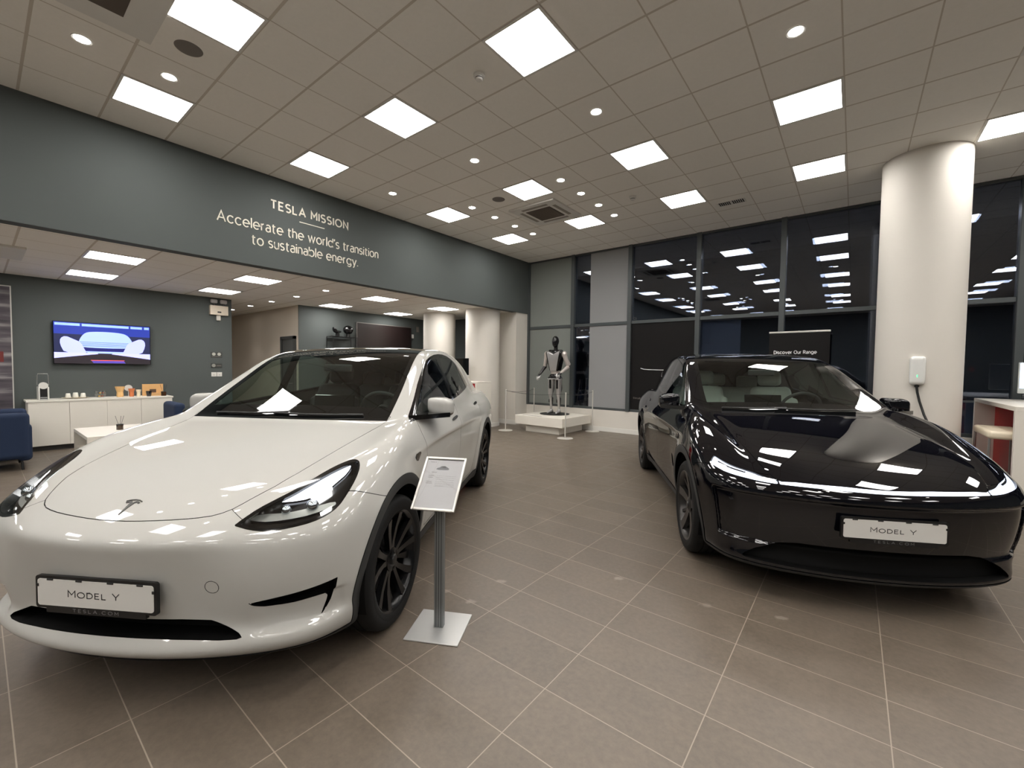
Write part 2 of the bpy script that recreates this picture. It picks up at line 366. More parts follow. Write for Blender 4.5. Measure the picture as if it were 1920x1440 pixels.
# white pier where the bulkhead meets the glass
m = MB().box((-.62, 7.72, 0), (-.02, GY, LOWC)); struct(m.build('wall_pier', M_white))
m = MB().box((-3.6, GY-.02, 0), (-.62, GY+.15, LOWC)); struct(m.build('wall_lounge_end', M_slate))
m = MB().box((-.64, 7.70, 0), (0.0, 7.72, .11)); m.box((-.02,7.72,0),(0.0,GY-.02,.11)); struct(m.build('baseboard_pier', M_whitepl))
# low wall under the glazing
m = MB().box((-.02, GY, 0), (X1, GY+.3, .5)); struct(m.build('wall_sill', M_white))
m = MB().box((-.0, GY-.014, 0), (X1, GY, .10)); struct(m.build('baseboard_sill', M_whitepl))
# ---- glazing
MULL = [-.02, 1.34, 2.80, 4.25, 5.70, 7.15, 8.56, 10.0, 11.45, 12.9, X1]
TR = 2.50
for i, x in enumerate(MULL):
    w = .045 if i else .06
    m = MB().box((max(x-w, -.02), GY-.03, .5), (min(x+w, X1), GY+.14, CEIL), bev=.004, seg=1)
    struct(m.build('trim_%d' % (i+2), M_frame))
for i in range(len(MULL)-1):
    a, b = MULL[i]+.045, MULL[i+1]-.045
    fr = MB()
    for z0, z1 in ((.5, .555), (TR-.035, TR+.035), (CEIL-.04, CEIL)): fr.box((a, GY, z0), (b, GY+.1, z1), bev=.003, seg=1)
    f = struct(fr.build('window_%d' % (i+1), M_frame))
    for z0, z1, nm in ((.555, TR-.035, 'lower_pane'), (TR+.035, CEIL-.04, 'upper_pane')):
        for yy, tl in ((GY+.040, 0), (GY+.075, .55)):
            p = MB().box((-(b-a)/2, -.002, -(z1-z0)/2), ((b-a)/2, .002, (z1-z0)/2)).build(nm, M_glass, f, loc=((a+b)/2, yy, (z0+z1)/2)); p.rotation_euler = (math.radians(tl*.25), 0, math.radians(tl*(-1 if i % 2 else 1)))
# grey roller blinds and privacy film behind the first two bays
M_blind1 = mat('grey_film_green', (126, 130, 126), .8, noise=.03, nscale=2)
M_blind2 = mat('grey_film', (142, 142, 143), .8, noise=.03, nscale=2)
def film(x0, x1, z0, z1, m, label, name='privacy_film'):
    return tag(MB().box((x0, GY+.022, z0), (x1, GY+.03, z1)).build(name, m), label, 'film', 'grey films on the glazing')
film(.04, 1.295, .555, TR-.035, M_blind1, 'grey frosted film on the lower pane behind the humanoid robot')
film(.04, 1.295, TR+.035, CEIL-.04, M_blind1, 'grey frosted film on the upper corner pane next to the dark wall')
film(1.80, 2.755, .555, TR-.035, M_blind2, 'grey frosted film on the lower pane right of the humanoid robot')
film(1.80, 2.755, TR+.035, CEIL-.04, M_blind2, 'grey frosted film covering right part of second upper pane')
tag(MB().box((4.31, GY+.10, .555), (5.02, GY+.11, TR-.035)).build('window_board', mat('painted_reflection_grey', (104, 104, 108), .8)), 'added blue-grey board imitating a pane reflection left of the range banner', 'board')  # added board, its blue-grey colour stands in for a reflection in the pane
# outside: dark pavement, the far side of the street, points of light
M_out = mat('night_paving', (40, 42, 48), .8); M_outw = mat('dark_facade', (58, 60, 72), .8, noise=.2, nscale=.7)
struct(MB().box((-10, GY+.3, -.3), (22, 40, -.15)).build('ground_outside', M_out))
struct(MB().box((-12, 30, -.15), (24, 31, 9)).build('wall_across_street', M_outw))
M_lampdot = mat('street_light', (255, 220, 200), .5, emit=(1, .62, .42), es=20); M_reddot = mat('red_lamp', (255, 60, 40), .5, emit=(1, .06, .03), es=8)
for i, (x, z, mm, lab) in enumerate(((4.2, 3.3, M_lampdot, 'street lamp glowing beyond the glass above the range banner'), (3.4, 2.3, M_lampdot, 'low street lamp glowing beyond the glass left of the range banner'), (10.4, 1.5, M_reddot, 'small red lamp glowing outside right of the range banner'))):
    o = MB().cyl((0, 0, 0), .03, z+.15, 8).build('lamp_post', M_black)
    t = thing('street_lamp', lab, 'street lamp', (x, 26, -.15)); o.parent = t; o.location = (0, 0, (z+.15)/2)
    MB().ball((0, 0, z+.2), .09).build('lamp_head', mm, t)
# dark printed banners on the glazing and lower dark panel at the right
M_poster = mat('black_print', (20, 18, 18), .6, spec=.2)
M_print = mat('white_print', (225, 225, 225), .5)
t = thing('window_poster', 'black window poster with a thin white light line and small lettering', 'poster', (3.525, GY+.03, .555))
MB().box((-.68, -.006, 0), (.68, 0, TR-.035-.555)).build('poster_sheet', M_poster, t)
MB().tube([(-.45, -.008, .925), (-.38, -.008, .905), (-.28, -.008, .897), (-.1, -.008, .893), (.3, -.008, .89), (.45, -.008, .905)], .0085, 6).build('light_line', M_print, t)
# round columns
M_col = mat('column_paint', (216, 211, 202), .6, noise=.01, nscale=3, spec=.35)
def column(name, x, y, h, n):
    o = MB().lathe([(.43, 0), (.43, h)], 96, (x, y, 0)).build(name, M_col, smooth=True); struct(o)
    b = MB().lathe([(.432, 0), (.443, 0), (.443, .09), (.432, .1)], 96, (x, y, 0)).build('baseboard_column_%d' % n, M_whitepl, smooth=True); struct(b)
column('wall_column_1', 7.403, 6.787, CEIL, 1); column('wall_column_2', -.58, 7.07, LOWC, 2); column('wall_column_3', -2.11, 7.0, LOWC, 3)
# passage door
fr = MB().box((-4.46, 3.84, 0), (-4.39, 3.9, 2.16)); fr.box((-3.79, 3.84, 0), (-3.72, 3.9, 2.16)); fr.box((-4.46, 3.84, 2.09), (-3.72, 3.9, 2.16))
M_door = mat('grey_door', (84, 86, 85), .5)
d = struct(fr.build('door_1', mat('door_frame_grey', (70, 72, 72), .5)))
MB().box((-4.39, 3.87, 0), (-3.79, 3.9, 2.09)).build('door_leaf', M_door, d)
MB().cyl((-3.86, 3.84, 1.02), .012, .06, 12, 'Y').cyl((-3.91, 3.81, 1.02), .01, .11, 12, 'X').build('door_handle', M_steel, d)
# ---- ceiling light panels
def lab_panel(u, v):
    return None
NX = -1
ORD = 'first second third fourth fifth sixth seventh eighth ninth tenth eleventh twelfth thirteenth fourteenth'.split()
US, VS = [-11, -7, -4, 0, 3, 7, 10], [1, 4, 7, 10, 13, 16, 19]
p = thing('ceiling_light_panel', '', 'ceiling light', group='square light panels in the main ceiling')
fr = MB(); a, b = .298, .274
fr.box((-a, -a, -.008), (-b, a, 0)); fr.box((b, -a, -.008), (a, a, 0)); fr.box((-b, -a, -.008), (b, -b, 0)); fr.box((-b, b, -.008), (b, a, 0))
fr.build('frame', M_lampframe, p)
MB().box((-b, -b, -.006), (b, b, -.001)).build('diffuser', M_lampface, p)
seen = {(0, 1): 'square ceiling light panel at left beside the grey bulkhead, near the two downlights', (0, 4): 'large square light panel cut by the top edge of the photo',
        (3, 1): 'square ceiling light panel nearest the top of the wall lettering', (3, 4): 'square ceiling light panel left of centre with the largest gap to the wall', (3, 7): 'biggest square ceiling light panel at the top centre, beside the smoke detector',
        (7, 1): 'square ceiling light panel by the bulkhead, right of the wall lettering', (7, 4): 'square ceiling light panel touching the near corner of the air conditioner grille', (7, 7): 'square ceiling light panel right of the lone downlight above the robot', (7, 10): 'larger square light panel at right, directly below the rightmost downlight',
        (10, 1): 'farthest square ceiling light panel, in the corner above the robot', (10, 4): 'square ceiling light panel just beyond the air conditioner grille', (10, 7): 'square ceiling light panel left of the small slatted air vent', (10, 10): 'square ceiling light panel just left of the big round column', (10, 13): 'square light panel at right edge of the photo, right of the big column'}
sp, lb = [], []
for u in US:
    for v in VS:
        sp.append(((v+.5)*.6, (u+.5)*.6, CEIL)); lb.append(seen.get((u, v), 'square ceiling light panel beyond the photo, %s row behind the glass, %s column from the bulkhead' % (ORD[6-US.index(u)], ORD[VS.index(v)])))
ps = copies(p, sp, lb)
p = thing('side_light_panel', '', 'ceiling light', group='square light panels in the low side ceiling')
fr = MB()
fr.box((-a, -a, -.008), (-b, a, 0)); fr.box((b, -a, -.008), (a, a, 0)); fr.box((-b, -a, -.008), (b, -b, 0)); fr.box((-b, b, -.008), (b, a, 0))
fr.build('frame', M_lampframe, p)
MB().box((-b, -b, -.006), (b, b, -.001)).build('diffuser', M_lampface, p)
ord_ = ['first', 'second', 'third', 'fourth']
sp, lb = [], []
for x, w in ((-1.2, 'front row by the bulkhead'), (-3.0, 'back row by the dark walls')):
    for k, y in enumerate((.3, 2.1, 4.5, 6.3)):
        sp.append((x, y, LOWC)); lb.append('low side ceiling light, %s from left in %s' % (ord_[k], w))
    for y in (-2.1, -4.2): sp.append((x, y, LOWC)); NX += 1; lb.append('%s low side ceiling light beyond the left edge of the photo' % ORD[NX])
x = -6.3
for y in (.3, -2.1): sp.append((-6.3, y, LOWC)); NX += 1; lb.append('%s low side ceiling light beyond the left edge of the photo' % ORD[NX])
copies(p, sp, lb)
# ---- downlights
p = thing('downlight', '', 'downlight', group='small round downlights')
MB().lathe([(.050, -.001), (.066, -.006), (.07, -.001)], 40).build('trim_ring', M_lampframe, p, smooth=True)
MB().cyl((0, 0, -.002), .052, .003, 32).build('lens', M_spotface, p)
D = [(2.5, -.5, 'round downlight nearest the top left corner of the photo'), (2.5, .5, 'round downlight between dark ceiling speaker and left light panel'),
     (1.5, 5.5, 'lone round downlight above the end of the wall lettering'), (4.5, 5.5, 'lone round downlight in the middle of the ceiling'), (7.5, 5.5, 'lone round downlight right of the smoke detector'), (10.5, 5.5, 'round downlight highest at the right of the ceiling')]
for k, u in enumerate((7.5, 8.5, 9.5, 10.5)):
    D.append((5.5, u, '%s downlight from the near end of the row right of the air conditioner' % ord_[k]))
    D.append((2.5, u, '%s downlight from the near end of the row left of the air conditioner' % ord_[k]))
for (v, u) in ((2.5, -1.5), (2.5, -2.5), (5.5, -1.5), (5.5, -2.5), (13.5, 5.5), (16.5, 5.5), (4.5, -5.5), (7.5, -5.5), (10.5, -5.5), (13.5, 1.5), (13.5, 2.5)):
    D.append((v, u, '%s of the round downlights beyond the edges of the photo' % ORD[len(D)-14]))
sp = [(v*.6, u*.6, CEIL) for v, u, l in D]; lb = [l for _, _, l in D]
for k, x in enumerate((-1.2, -2.4, -3.6, -4.8, -6.0)):
    sp.append((x, 3.3, LOWC)); lb.append('round downlight in the low side ceiling, %s from the right in its row' % (ord_+['fifth'])[k])
dl = copies(p, sp, lb)
for s in sp:   # the beam of each downlight
    L = bpy.data.lights.new('downlight_beam', 'SPOT'); L.energy = 14; L.color = (1, .93, .85); L.spot_size = math.radians(80); L.spot_blend = .6; L.shadow_soft_size = .04
    o = bpy.data.objects.new('downlight_beam', L); C.objects.link(o); o.location = (s[0], s[1], s[2]-.012)
# ---- ceiling fittings
M_greymesh = mat('speaker_mesh', (118, 112, 106), .7); M_vent = mat('vent_dark', (34, 30, 28), .7)
def ring_thing(name, lab, cat, v, u, parts, group=None):
    t = thing(name, lab, cat, (v*.6, u*.6, CEIL), group=group)
    parts(t); return t
def spk(t):
    MB().lathe([(0, -.006), (.085, -.006), (.1, -.004), (.104, 0)], 40).build('speaker_grille', M_greymesh, t, smooth=True)
ring_thing('ceiling_speaker', 'round grey speaker in the ceiling near the top left corner', 'speaker', 3.5, .5, spk, 'ceiling speakers')
ring_thing('ceiling_speaker', 'round grey speaker in the far ceiling left of the air conditioner', 'speaker', 3.5, 7.5, spk, 'ceiling speakers')
def smk(t):
    MB().lathe([(.055, 0), (.055, -.018), (.045, -.024), (.0, -.024)], 32).build('detector_base', M_lampframe, t, smooth=True)
    MB().lathe([(.034, -.024), (.036, -.032), (.034, -.05), (.028, -.056), (0, -.058)], 32).build('sensor_head', M_lampframe, t, smooth=True)
    MB().lathe([(.0365, -.034), (.0375, -.038), (.0365, -.042)], 32).build('sensor_slot', M_vent, t, smooth=True)
ring_thing('smoke_detector', 'white smoke detector beside the biggest ceiling light panel', 'smoke detector', 6.5, 3.5, smk, 'smoke detectors')
ring_thing('smoke_detector', 'small far smoke detector between two light panels near the air vent', 'smoke detector', 6.5, 9.5, smk, 'smoke detectors')
t = thing('air_conditioner', 'square white ceiling air conditioner with a brown grille in the middle', 'air conditioner', (4.0*.6, 9.05*.6, CEIL))
fr = MB(); 
fr.prism([(-.46, -.46), (.46, -.46), (.46, .46), (-.46, .46)], -.03, -.0005); fr.build('cassette_body', M_lampframe, t)
g = MB().box((-.25, -.25, -.036), (.25, .25, -.03), bev=.002, seg=1).build('intake_grille', mat('brown_grille', (92, 82, 74), .7), t)
sl = MB()
for k in range(17): sl.box((-.24, -.24+k*.03-.003, -.041), (.24, -.24+k*.03+.003, -.036))
sl.build('grille_slats', mat('grille_slat', (120, 110, 100), .6), g)
for k in range(4):
    R = Matrix.Rotation(k*math.pi/2, 4, 'Z')
    MB().box((-.26, .31, -.034), (.26, .37, -.031), M=R).build('air_outlet', mat('outlet_grey', (150, 144, 134), .6), t)
t = thing('air_vent', 'small slatted rectangular vent in the far ceiling', 'vent', (8.5*.6, 11.47*.6, CEIL))
MB().box((-.2, -.09, -.008), (.2, .09, 0)).build('vent_plate', M_lampframe, t)
for sx in (-1, 1):
    s_ = MB()
    for k in range(6): s_.box((sx*.1-.075+k*.029-.009, -.075, -.0095), (sx*.1-.075+k*.029+.009, .075, -.008))
    s_.build('vent_slots', M_vent, t)
t = thing('air_conditioner', 'white ceiling air conditioner cut by the top left corner of the photo', 'air conditioner', (4.0*.6, -.65*.6, CEIL))
MB().prism([(-.46, -.46), (.46, -.46), (.46, .46), (-.46, .46)], -.03, -.0005).build('cassette_body', M_lampframe, t)
MB().box((-.25, -.25, -.036), (.25, .25, -.03), bev=.002, seg=1).build('intake_grille', mat('brown_grille2', (92, 82, 74), .7), t)
t = thing('air_conditioner', 'white ceiling air conditioner in the low side ceiling at the left edge', 'air conditioner', (-1.9, -.95, LOWC))
MB().prism([(-.46, -.46), (.46, -.46), (.46, .46), (-.46, .46)], -.03, -.0005).build('cassette_body', M_lampframe, t)
MB().box((-.25, -.25, -.036), (.25, .25, -.03), bev=.002, seg=1).build('intake_grille', mat('pale_grille', (176, 168, 156), .7), t)
# ---- wall lettering
M_let = mat('ivory_letters', (236, 230, 215), .4)
t = thing('wall_lettering', 'raised ivory heading and two-line slogan on the grey bulkhead wall', 'lettering', (0, 0, 0))
def wl(name, txt, y0, z0, y1, z1, cap, bold=0.):
    # baseline from (y0,z0) to (y1,z1), width fitted
    d = Vector((0, y1-y0, z1-z0)); M = frame_mat((.004, y0, z0), (0, 1, 0), (0, 0, 1))
    o = letters(name, txt, cap, M_let, t, None, .004, 'LEFT', bold=.002+bold)
    xs = [v.co.x for v in o.data.vertices]; w = max(xs)-min(xs); k = (y1-y0)/w
    o.data.transform(M @ Matrix.Translation((-min(xs)*k, 0, 0)) @ Matrix.Diagonal((k, 1, 1, 1)))
    return o
drawn('heading_line', 'TESLA MISSION', .135, 1.235, .15, M_let, t, frame_mat((.0005, 1.82, 3.745), (0, 1, 0), (0, 0, 1)), .006, .36)
MB().box((0, 2.24, 3.655), (.006, 2.64, 3.667)).build('divider_bar', M_let, t)
drawn('slogan_line', "Accelerate the world's transition", .150, 2.50, .105, M_let, t, frame_mat((.0005, 1.14, 3.385), (0, 1, 0), (0, 0, 1)), .006, .26)
drawn('slogan_line', 'to sustainable energy.', .150, 1.67, .105, M_let, t, frame_mat((.0005, 1.565, 3.165), (0, 1, 0), (0, 0, 1)), .006, .26)
# ================================================================== SURFACE TOOLS
def cspline(pts, lo=None, hi=None, n=40000):
    """natural cubic spline through (x, y) pairs as a fast lookup"""
    x = np.array([p[0] for p in pts], float); y = np.array([p[1] for p in pts], float); N = len(x); h = np.diff(x)
    A = np.zeros((N, N)); r = np.zeros(N); A[0, 0] = A[-1, -1] = 1
    for i in range(1, N-1):
        A[i, i-1] = h[i-1]; A[i, i] = 2*(h[i-1]+h[i]); A[i, i+1] = h[i]
        r[i] = 6*((y[i+1]-y[i])/h[i]-(y[i]-y[i-1])/h[i-1])
    M = np.linalg.solve(A, r)
    X = np.linspace(x[0], x[-1], n); k = np.clip(np.searchsorted(x, X)-1, 0, N-2)
    a = (x[k+1]-X); b = (X-x[k]); H = h[k]
    Y = M[k]*a**3/(6*H)+M[k+1]*b**3/(6*H)+(y[k]/H-M[k]*H/6)*a+(y[k+1]/H-M[k+1]*H/6)*b
    return lambda q: np.interp(q, X, Y)
def smax(a, b, k):
    h = np.maximum(k-np.abs(a-b), 0)/k
    return np.maximum(a, b)+h*h*h*k/6
def smin(a, b, k): return -smax(-a, -b, k)
def sstep(a, b, x):
    t = np.clip((x-a)/(b-a), 0, 1); return t*t*t*(t*(t*6-15)+10)
def surface_net(f, lo, hi, h, newton=3, eps=.005):
    """mesh the zero surface of f: returns verts, normals, tris"""
    n = [int(math.ceil((hi[i]-lo[i])/h))+1 for i in range(3)]
    ax = [lo[i]+h*np.arange(n[i]) for i in range(3)]
    F = np.empty(n, np.float32)
    for i0 in range(0, n[0], 24):
        X, Y, Z = np.meshgrid(ax[0][i0:i0+24], ax[1], ax[2], indexing='ij')
        F[i0:i0+24] = f(X, Y, Z)
    S = F < 0
    nc = [k-1 for k in n]
    cnt = np.zeros(nc, np.int8)
    for dx in (0, 1):
        for dy in (0, 1):
            for dz in (0, 1): cnt += S[dx:dx+nc[0], dy:dy+nc[1], dz:dz+nc[2]]
    act = (cnt > 0) & (cnt < 8)
    idx = -np.ones(nc, np.int64); ci = np.argwhere(act); idx[act] = np.arange(len(ci))
    acc = np.zeros((len(ci), 3)); num = np.zeros(len(ci))
    cor = [(a, b, c) for a in (0, 1) for b in (0, 1) for c in (0, 1)]
    for a in cor:
        for d in range(3):
            if a[d]: continue
            b = list(a); b[d] = 1
            fa = F[ci[:, 0]+a[0], ci[:, 1]+a[1], ci[:, 2]+a[2]]; fb = F[ci[:, 0]+b[0], ci[:, 1]+b[1], ci[:, 2]+b[2]]
            m = (fa < 0) != (fb < 0); t = np.where(m, fa/np.where(m, fa-fb, 1), 0)
            p = np.array(a, float)[None].repeat(len(ci), 0); p[:, d] = t
            acc += p*m[:, None]; num += m
    P = np.array(lo)+h*(ci+acc/num[:, None])
    def grad(P):
        g = np.empty_like(P)
        for d in range(3):
            e = np.zeros(3); e[d] = eps
            A = P+e; B = P-e
            g[:, d] = (f(A[:, 0], A[:, 1], A[:, 2])-f(B[:, 0], B[:, 1], B[:, 2]))/(2*eps)
        return g
    for _ in range(newton):
        v = f(P[:, 0], P[:, 1], P[:, 2]); g = grad(P); g2 = np.maximum((g*g).sum(1), 1e-4)
        st = (v/g2)[:, None]*g; L = np.linalg.norm(st, axis=1, keepdims=True); st *= np.minimum(1, .7*h/np.maximum(L, 1e-9)); P = P-st
    g = grad(P); N = g/np.maximum(np.linalg.norm(g, axis=1, keepdims=True), 1e-9)
    Q = []
    for d in range(3):
        u, w = [(1, 2), (2, 0), (0, 1)][d]
        sl = [slice(None)]*3; s2 = [slice(None)]*3; sl[d] = slice(0, n[d]-1); s2[d] = slice(1, n[d])
        A = S[tuple(sl)]; B = S[tuple(s2)]
        E = np.argwhere(A != B)
        E = E[(E[:, u] > 0) & (E[:, w] > 0) & (E[:, u] < n[u]-1) & (E[:, w] < n[w]-1)]
        s = A[E[:, 0], E[:, 1], E[:, 2]]
        def cell(du, dw):
            c = E.copy(); c[:, u] -= du; c[:, w] -= dw; return idx[c[:, 0], c[:, 1], c[:, 2]]
        q = np.stack([cell(1, 1), cell(0, 1), cell(0, 0), cell(1, 0)], 1)
        q[~s] = q[~s][:, ::-1]; Q.append(q)
    Q = np.concatenate(Q)
    d1 = np.linalg.norm(P[Q[:, 0]]-P[Q[:, 2]], axis=1); d2 = np.linalg.norm(P[Q[:, 1]]-P[Q[:, 3]], axis=1)
    m = d1 <= d2
    T = np.concatenate([Q[m][:, [0, 1, 2]], Q[m][:, [0, 2, 3]], Q[~m][:, [0, 1, 3]], Q[~m][:, [1, 2, 3]]])
    return P, N, T
def refine(mesh, sel, f, eps=.005):
    """halve the edges of the triangles picked by sel and pull new points back on the surface"""
    P, N, T = mesh
    s = sel(P)[T].any(1)
    E = np.concatenate([T[s][:, [0, 1]], T[s][:, [1, 2]], T[s][:, [2, 0]]]); E = np.sort(E, 1)
    key = np.unique(E[:, 0]*len(P)+E[:, 1]); a, b = key//len(P), key % len(P)
    M = (P[a]+P[b])/2
    for _ in range(2):
        v = f(M[:, 0], M[:, 1], M[:, 2]); g = np.empty_like(M)
        for d in range(3):
            e = np.zeros(3); e[d] = eps; g[:, d] = (f(*(M+e).T)-f(*(M-e).T))/(2*eps)
        M = M-(v/np.maximum((g*g).sum(1), 1e-4))[:, None]*g
    NN = g/np.maximum(np.linalg.norm(g, axis=1, keepdims=True), 1e-9)
    base = len(P)
    def look(x, y):
        k = np.minimum(x, y)*base+np.maximum(x, y); i = np.searchsorted(key, k); i = np.minimum(i, len(key)-1)
        return np.where(key[i] == k, base+i, -1)
    m0, m1, m2 = look(T[:, 0], T[:, 1]), look(T[:, 1], T[:, 2]), look(T[:, 2], T[:, 0])
    c = (m0 >= 0).astype(int)+(m1 >= 0)+(m2 >= 0)
    out = [T[c == 0]]
    t = T[c == 3]; a0, a1, a2 = m0[c == 3], m1[c == 3], m2[c == 3]
    out += [np.stack([t[:, 0], a0, a2], 1), np.stack([a0, t[:, 1], a1], 1), np.stack([a2, a1, t[:, 2]], 1), np.stack([a0, a1, a2], 1)]
    for k in range(3):
        mm = (m0, m1, m2)[k]; q = (c == 1) & (mm >= 0); t = T[q]; r = np.roll(t, -k, axis=1); mk = mm[q]
        out += [np.stack([r[:, 0], mk, r[:, 2]], 1), np.stack([mk, r[:, 1], r[:, 2]], 1)]
        # two edges halved: k is the edge left whole
        q = (c == 2) & (mm < 0); t = T[q]; r = np.roll(t, -k, axis=1)
        e1 = (m0, m1, m2)[(k+1) % 3][q]; e2 = (m0, m1, m2)[(k+2) % 3][q]
        out += [np.stack([r[:, 0], r[:, 1], e1], 1), np.stack([r[:, 0], e1, e2], 1), np.stack([e1, r[:, 2], e2], 1)]
    return np.concatenate([P, M]), np.concatenate([N, NN]), np.concatenate(out)
def compact(P, N, T):
    u, inv = np.unique(T.reshape(-1), return_inverse=True)
    return P[u], N[u], inv.reshape(-1, 3)
def clip(mesh, g):
    """cut a mesh where g (per vertex) changes sign; returns (g<0 part, g>=0 part)"""
    P, N, T = mesh
    if len(T) == 0: return mesh, mesh
    g = np.where(np.abs(g) < 2e-5, 2e-5, g)
    s = g < 0; c = s[T].sum(1)
    ins, outs = [T[c == 3]], [T[c == 0]]
    mix = T[(c == 1) | (c == 2)]
    if len(mix):
        E = np.sort(np.concatenate([mix[:, [0, 1]], mix[:, [1, 2]], mix[:, [2, 0]]]), 1); E = E[s[E[:, 0]] != s[E[:, 1]]]
        key = np.unique(E[:, 0]*len(P)+E[:, 1]); a, b = key//len(P), key % len(P)
        t = (g[a]/(g[a]-g[b]))[:, None]
        NP = P[a]*(1-t)+P[b]*t; NN = N[a]*(1-t)+N[b]*t; NN /= np.maximum(np.linalg.norm(NN, axis=1, keepdims=True), 1e-9)
        base = len(P); P = np.concatenate([P, NP]); N = np.concatenate([N, NN])
        look = lambda x, y: base+np.searchsorted(key, np.minimum(x, y)*base+np.maximum(x, y))
        for k in range(3):
            r = np.roll(mix, -k, axis=1); s0, s1, s2 = s[r[:, 0]], s[r[:, 1]], s[r[:, 2]]
            q = (s0 != s1) & (s0 != s2)       # vertex 0 alone
            t_ = r[q]; e1 = look(t_[:, 0], t_[:, 1]); e2 = look(t_[:, 0], t_[:, 2]); al = s[t_[:, 0]]
            one = np.stack([t_[:, 0], e1, e2], 1); two = np.concatenate([np.stack([e1, t_[:, 1], t_[:, 2]], 1), np.stack([e1, t_[:, 2], e2], 1)]); al2 = np.concatenate([al, al])
            ins += [one[al], two[~al2]]; outs += [one[~al], two[al2]]
    I = np.concatenate(ins); O = np.concatenate(outs)
    return compact(P, N, I) if len(I) else (P[:0], N[:0], I), compact(P, N, O) if len(O) else (P[:0], N[:0], O)
def sd_poly(poly, u, v, reach=.3):
    """signed distance (negative inside) to a closed 2-D polygon, cut off beyond reach"""
    poly = np.array(poly, float); lo = poly.min(0)-reach; hi = poly.max(0)+reach
    out = np.full(u.shape, reach); m = (u > lo[0]) & (u < hi[0]) & (v > lo[1]) & (v < hi[1])
    x, y = u[m], v[m]; d = np.full(x.shape, 1e9); ins = np.zeros(x.shape, bool)
    for i in range(len(poly)):
        a, b = poly[i], poly[(i+1) % len(poly)]; e = b-a; L = max(e@e, 1e-12)
        t = np.clip(((x-a[0])*e[0]+(y-a[1])*e[1])/L, 0, 1)
        d = np.minimum(d, (x-a[0]-t*e[0])**2+(y-a[1]-t*e[1])**2)
        c = (a[1] > y) != (b[1] > y)
        with np.errstate(divide='ignore', invalid='ignore'): xi = a[0]+(y-a[1])/(b[1]-a[1] if b[1] != a[1] else 1e-12)*e[0]
        ins ^= c & (x < xi)
    out[m] = np.where(ins, -1, 1)*np.sqrt(d); return out
def rounded(poly, r=2, w=.25):
    """corner cutting of a closed polygon; points given as (x, y, 0) stay sharp"""
    P = [tuple(p[:2])+((1,) if len(p) < 3 else (0,)) for p in poly]
    for _ in range(r):
        Q = []
        for i, p in enumerate(P):
            if p[2] == 0: Q.append(p); continue
            a, b = P[i-1], P[(i+1) % len(P)]
            Q.append((p[0]+(a[0]-p[0])*w, p[1]+(a[1]-p[1])*w, 1)); Q.append((p[0]+(b[0]-p[0])*w, p[1]+(b[1]-p[1])*w, 1))
        P = Q
    return [(p[0], p[1]) for p in P]
def shell_obj(name, mesh, m, parent=None, smooth=True):
    P, N, T = mesh
    me = bpy.data.meshes.new(name)
    me.vertices.add(len(P)); me.vertices.foreach_set('co', P.astype(np.float32).ravel())
    me.loops.add(len(T)*3); me.loops.foreach_set('vertex_index', T.astype(np.int32).ravel())
    me.polygons.add(len(T)); me.polygons.foreach_set('loop_start', np.arange(0, len(T)*3, 3, dtype=np.int32))
    me.update(calc_edges=True); me.polygons.foreach_set('use_smooth', np.ones(len(T), bool))
    me.validate()
    if len(me.vertices) == len(P) and smooth: me.normals_split_custom_set_from_vertices(N.astype(np.float32).tolist())
    me.materials.append(m)
    o = bpy.data.objects.new(name, me); C.objects.link(o)
    if parent is not None: o.parent = parent
    return o
def moved(mesh, d):
    P, N, T = mesh; return P+(N*d if np.isscalar(d) else np.array(d)), N, T
def flipped(mesh): P, N, T = mesh; return P, -N, T[:, ::-1]
def joined(*ms):
    ms = [m for m in ms if len(m[2])]; P = np.concatenate([m[0] for m in ms]); N = np.concatenate([m[1] for m in ms]); o = 0; T = []
    for m in ms: T.append(m[2]+o); o += len(m[0])
    return P, N, np.concatenate(T)
def rim_walls(a, b):
    """walls between the open borders of mesh a and its moved copy b (same faces)"""
    T = a[2]; E = np.concatenate([T[:, [0, 1]], T[:, [1, 2]], T[:, [2, 0]]]); k = E[:, 0]*10**7+E[:, 1]; kr = E[:, 1]*10**7+E[:, 0]
    B = E[~np.isin(k, kr)]
    if not len(B): return a[0][:0], a[1][:0], T[:0]
    A0, A1, B0, B1 = a[0][B[:, 0]], a[0][B[:, 1]], b[0][B[:, 0]], b[0][B[:, 1]]
    n = np.cross(A1-A0, B0-A0); n /= np.maximum(np.linalg.norm(n, axis=1, keepdims=True), 1e-9)
    P = np.concatenate([A0, A1, B1, B0]); m = len(B); i = np.arange(m)
    T2 = np.concatenate([np.stack([i, i+3*m, i+2*m], 1), np.stack([i, i+2*m, i+m], 1)])
    return P, np.concatenate([-n]*4), T2
def thick(mesh, d):
    """give a shell a thickness d inwards, with rims"""
    inner = moved(mesh, -d); w = rim_walls(mesh, inner)
    return joined(mesh, flipped(inner), (w[0], w[1], w[2]))
M_tyre = mat('tyre_rubber', (15, 15, 15), .7, spec=.3, bump=.3, noise=.2, nscale=60)
M_clad = mat('matte_cladding', (46, 47, 47), .62, noise=.08, nscale=200, bump=.15)
M_trim = mat('gloss_trim', (7, 7, 8), .1, coat=.6)
M_gap = mat('panel_gap', (18, 18, 18), .8)
M_cavity = mat('dark_cavity', (5, 5, 5), .7, spec=.15)
M_roofgl = mat('tinted_roof_glass', (10, 11, 12), .03, coat=.4)
M_wsgl = glass_mat('windscreen_glass', (.74, .84, .78), 1.0)
M_sidegl = glass_mat('side_window_glass', (.50, .58, .55), 1.1)
M_lensgl = glass_mat('lamp_lens_glass', (.93, .95, .96), 1.0)
M_chrome = mat('lamp_chrome', (200, 205, 210), .12, 1.)
M_intd = mat('interior_dark', (34, 35, 36), .7, noise=.1)
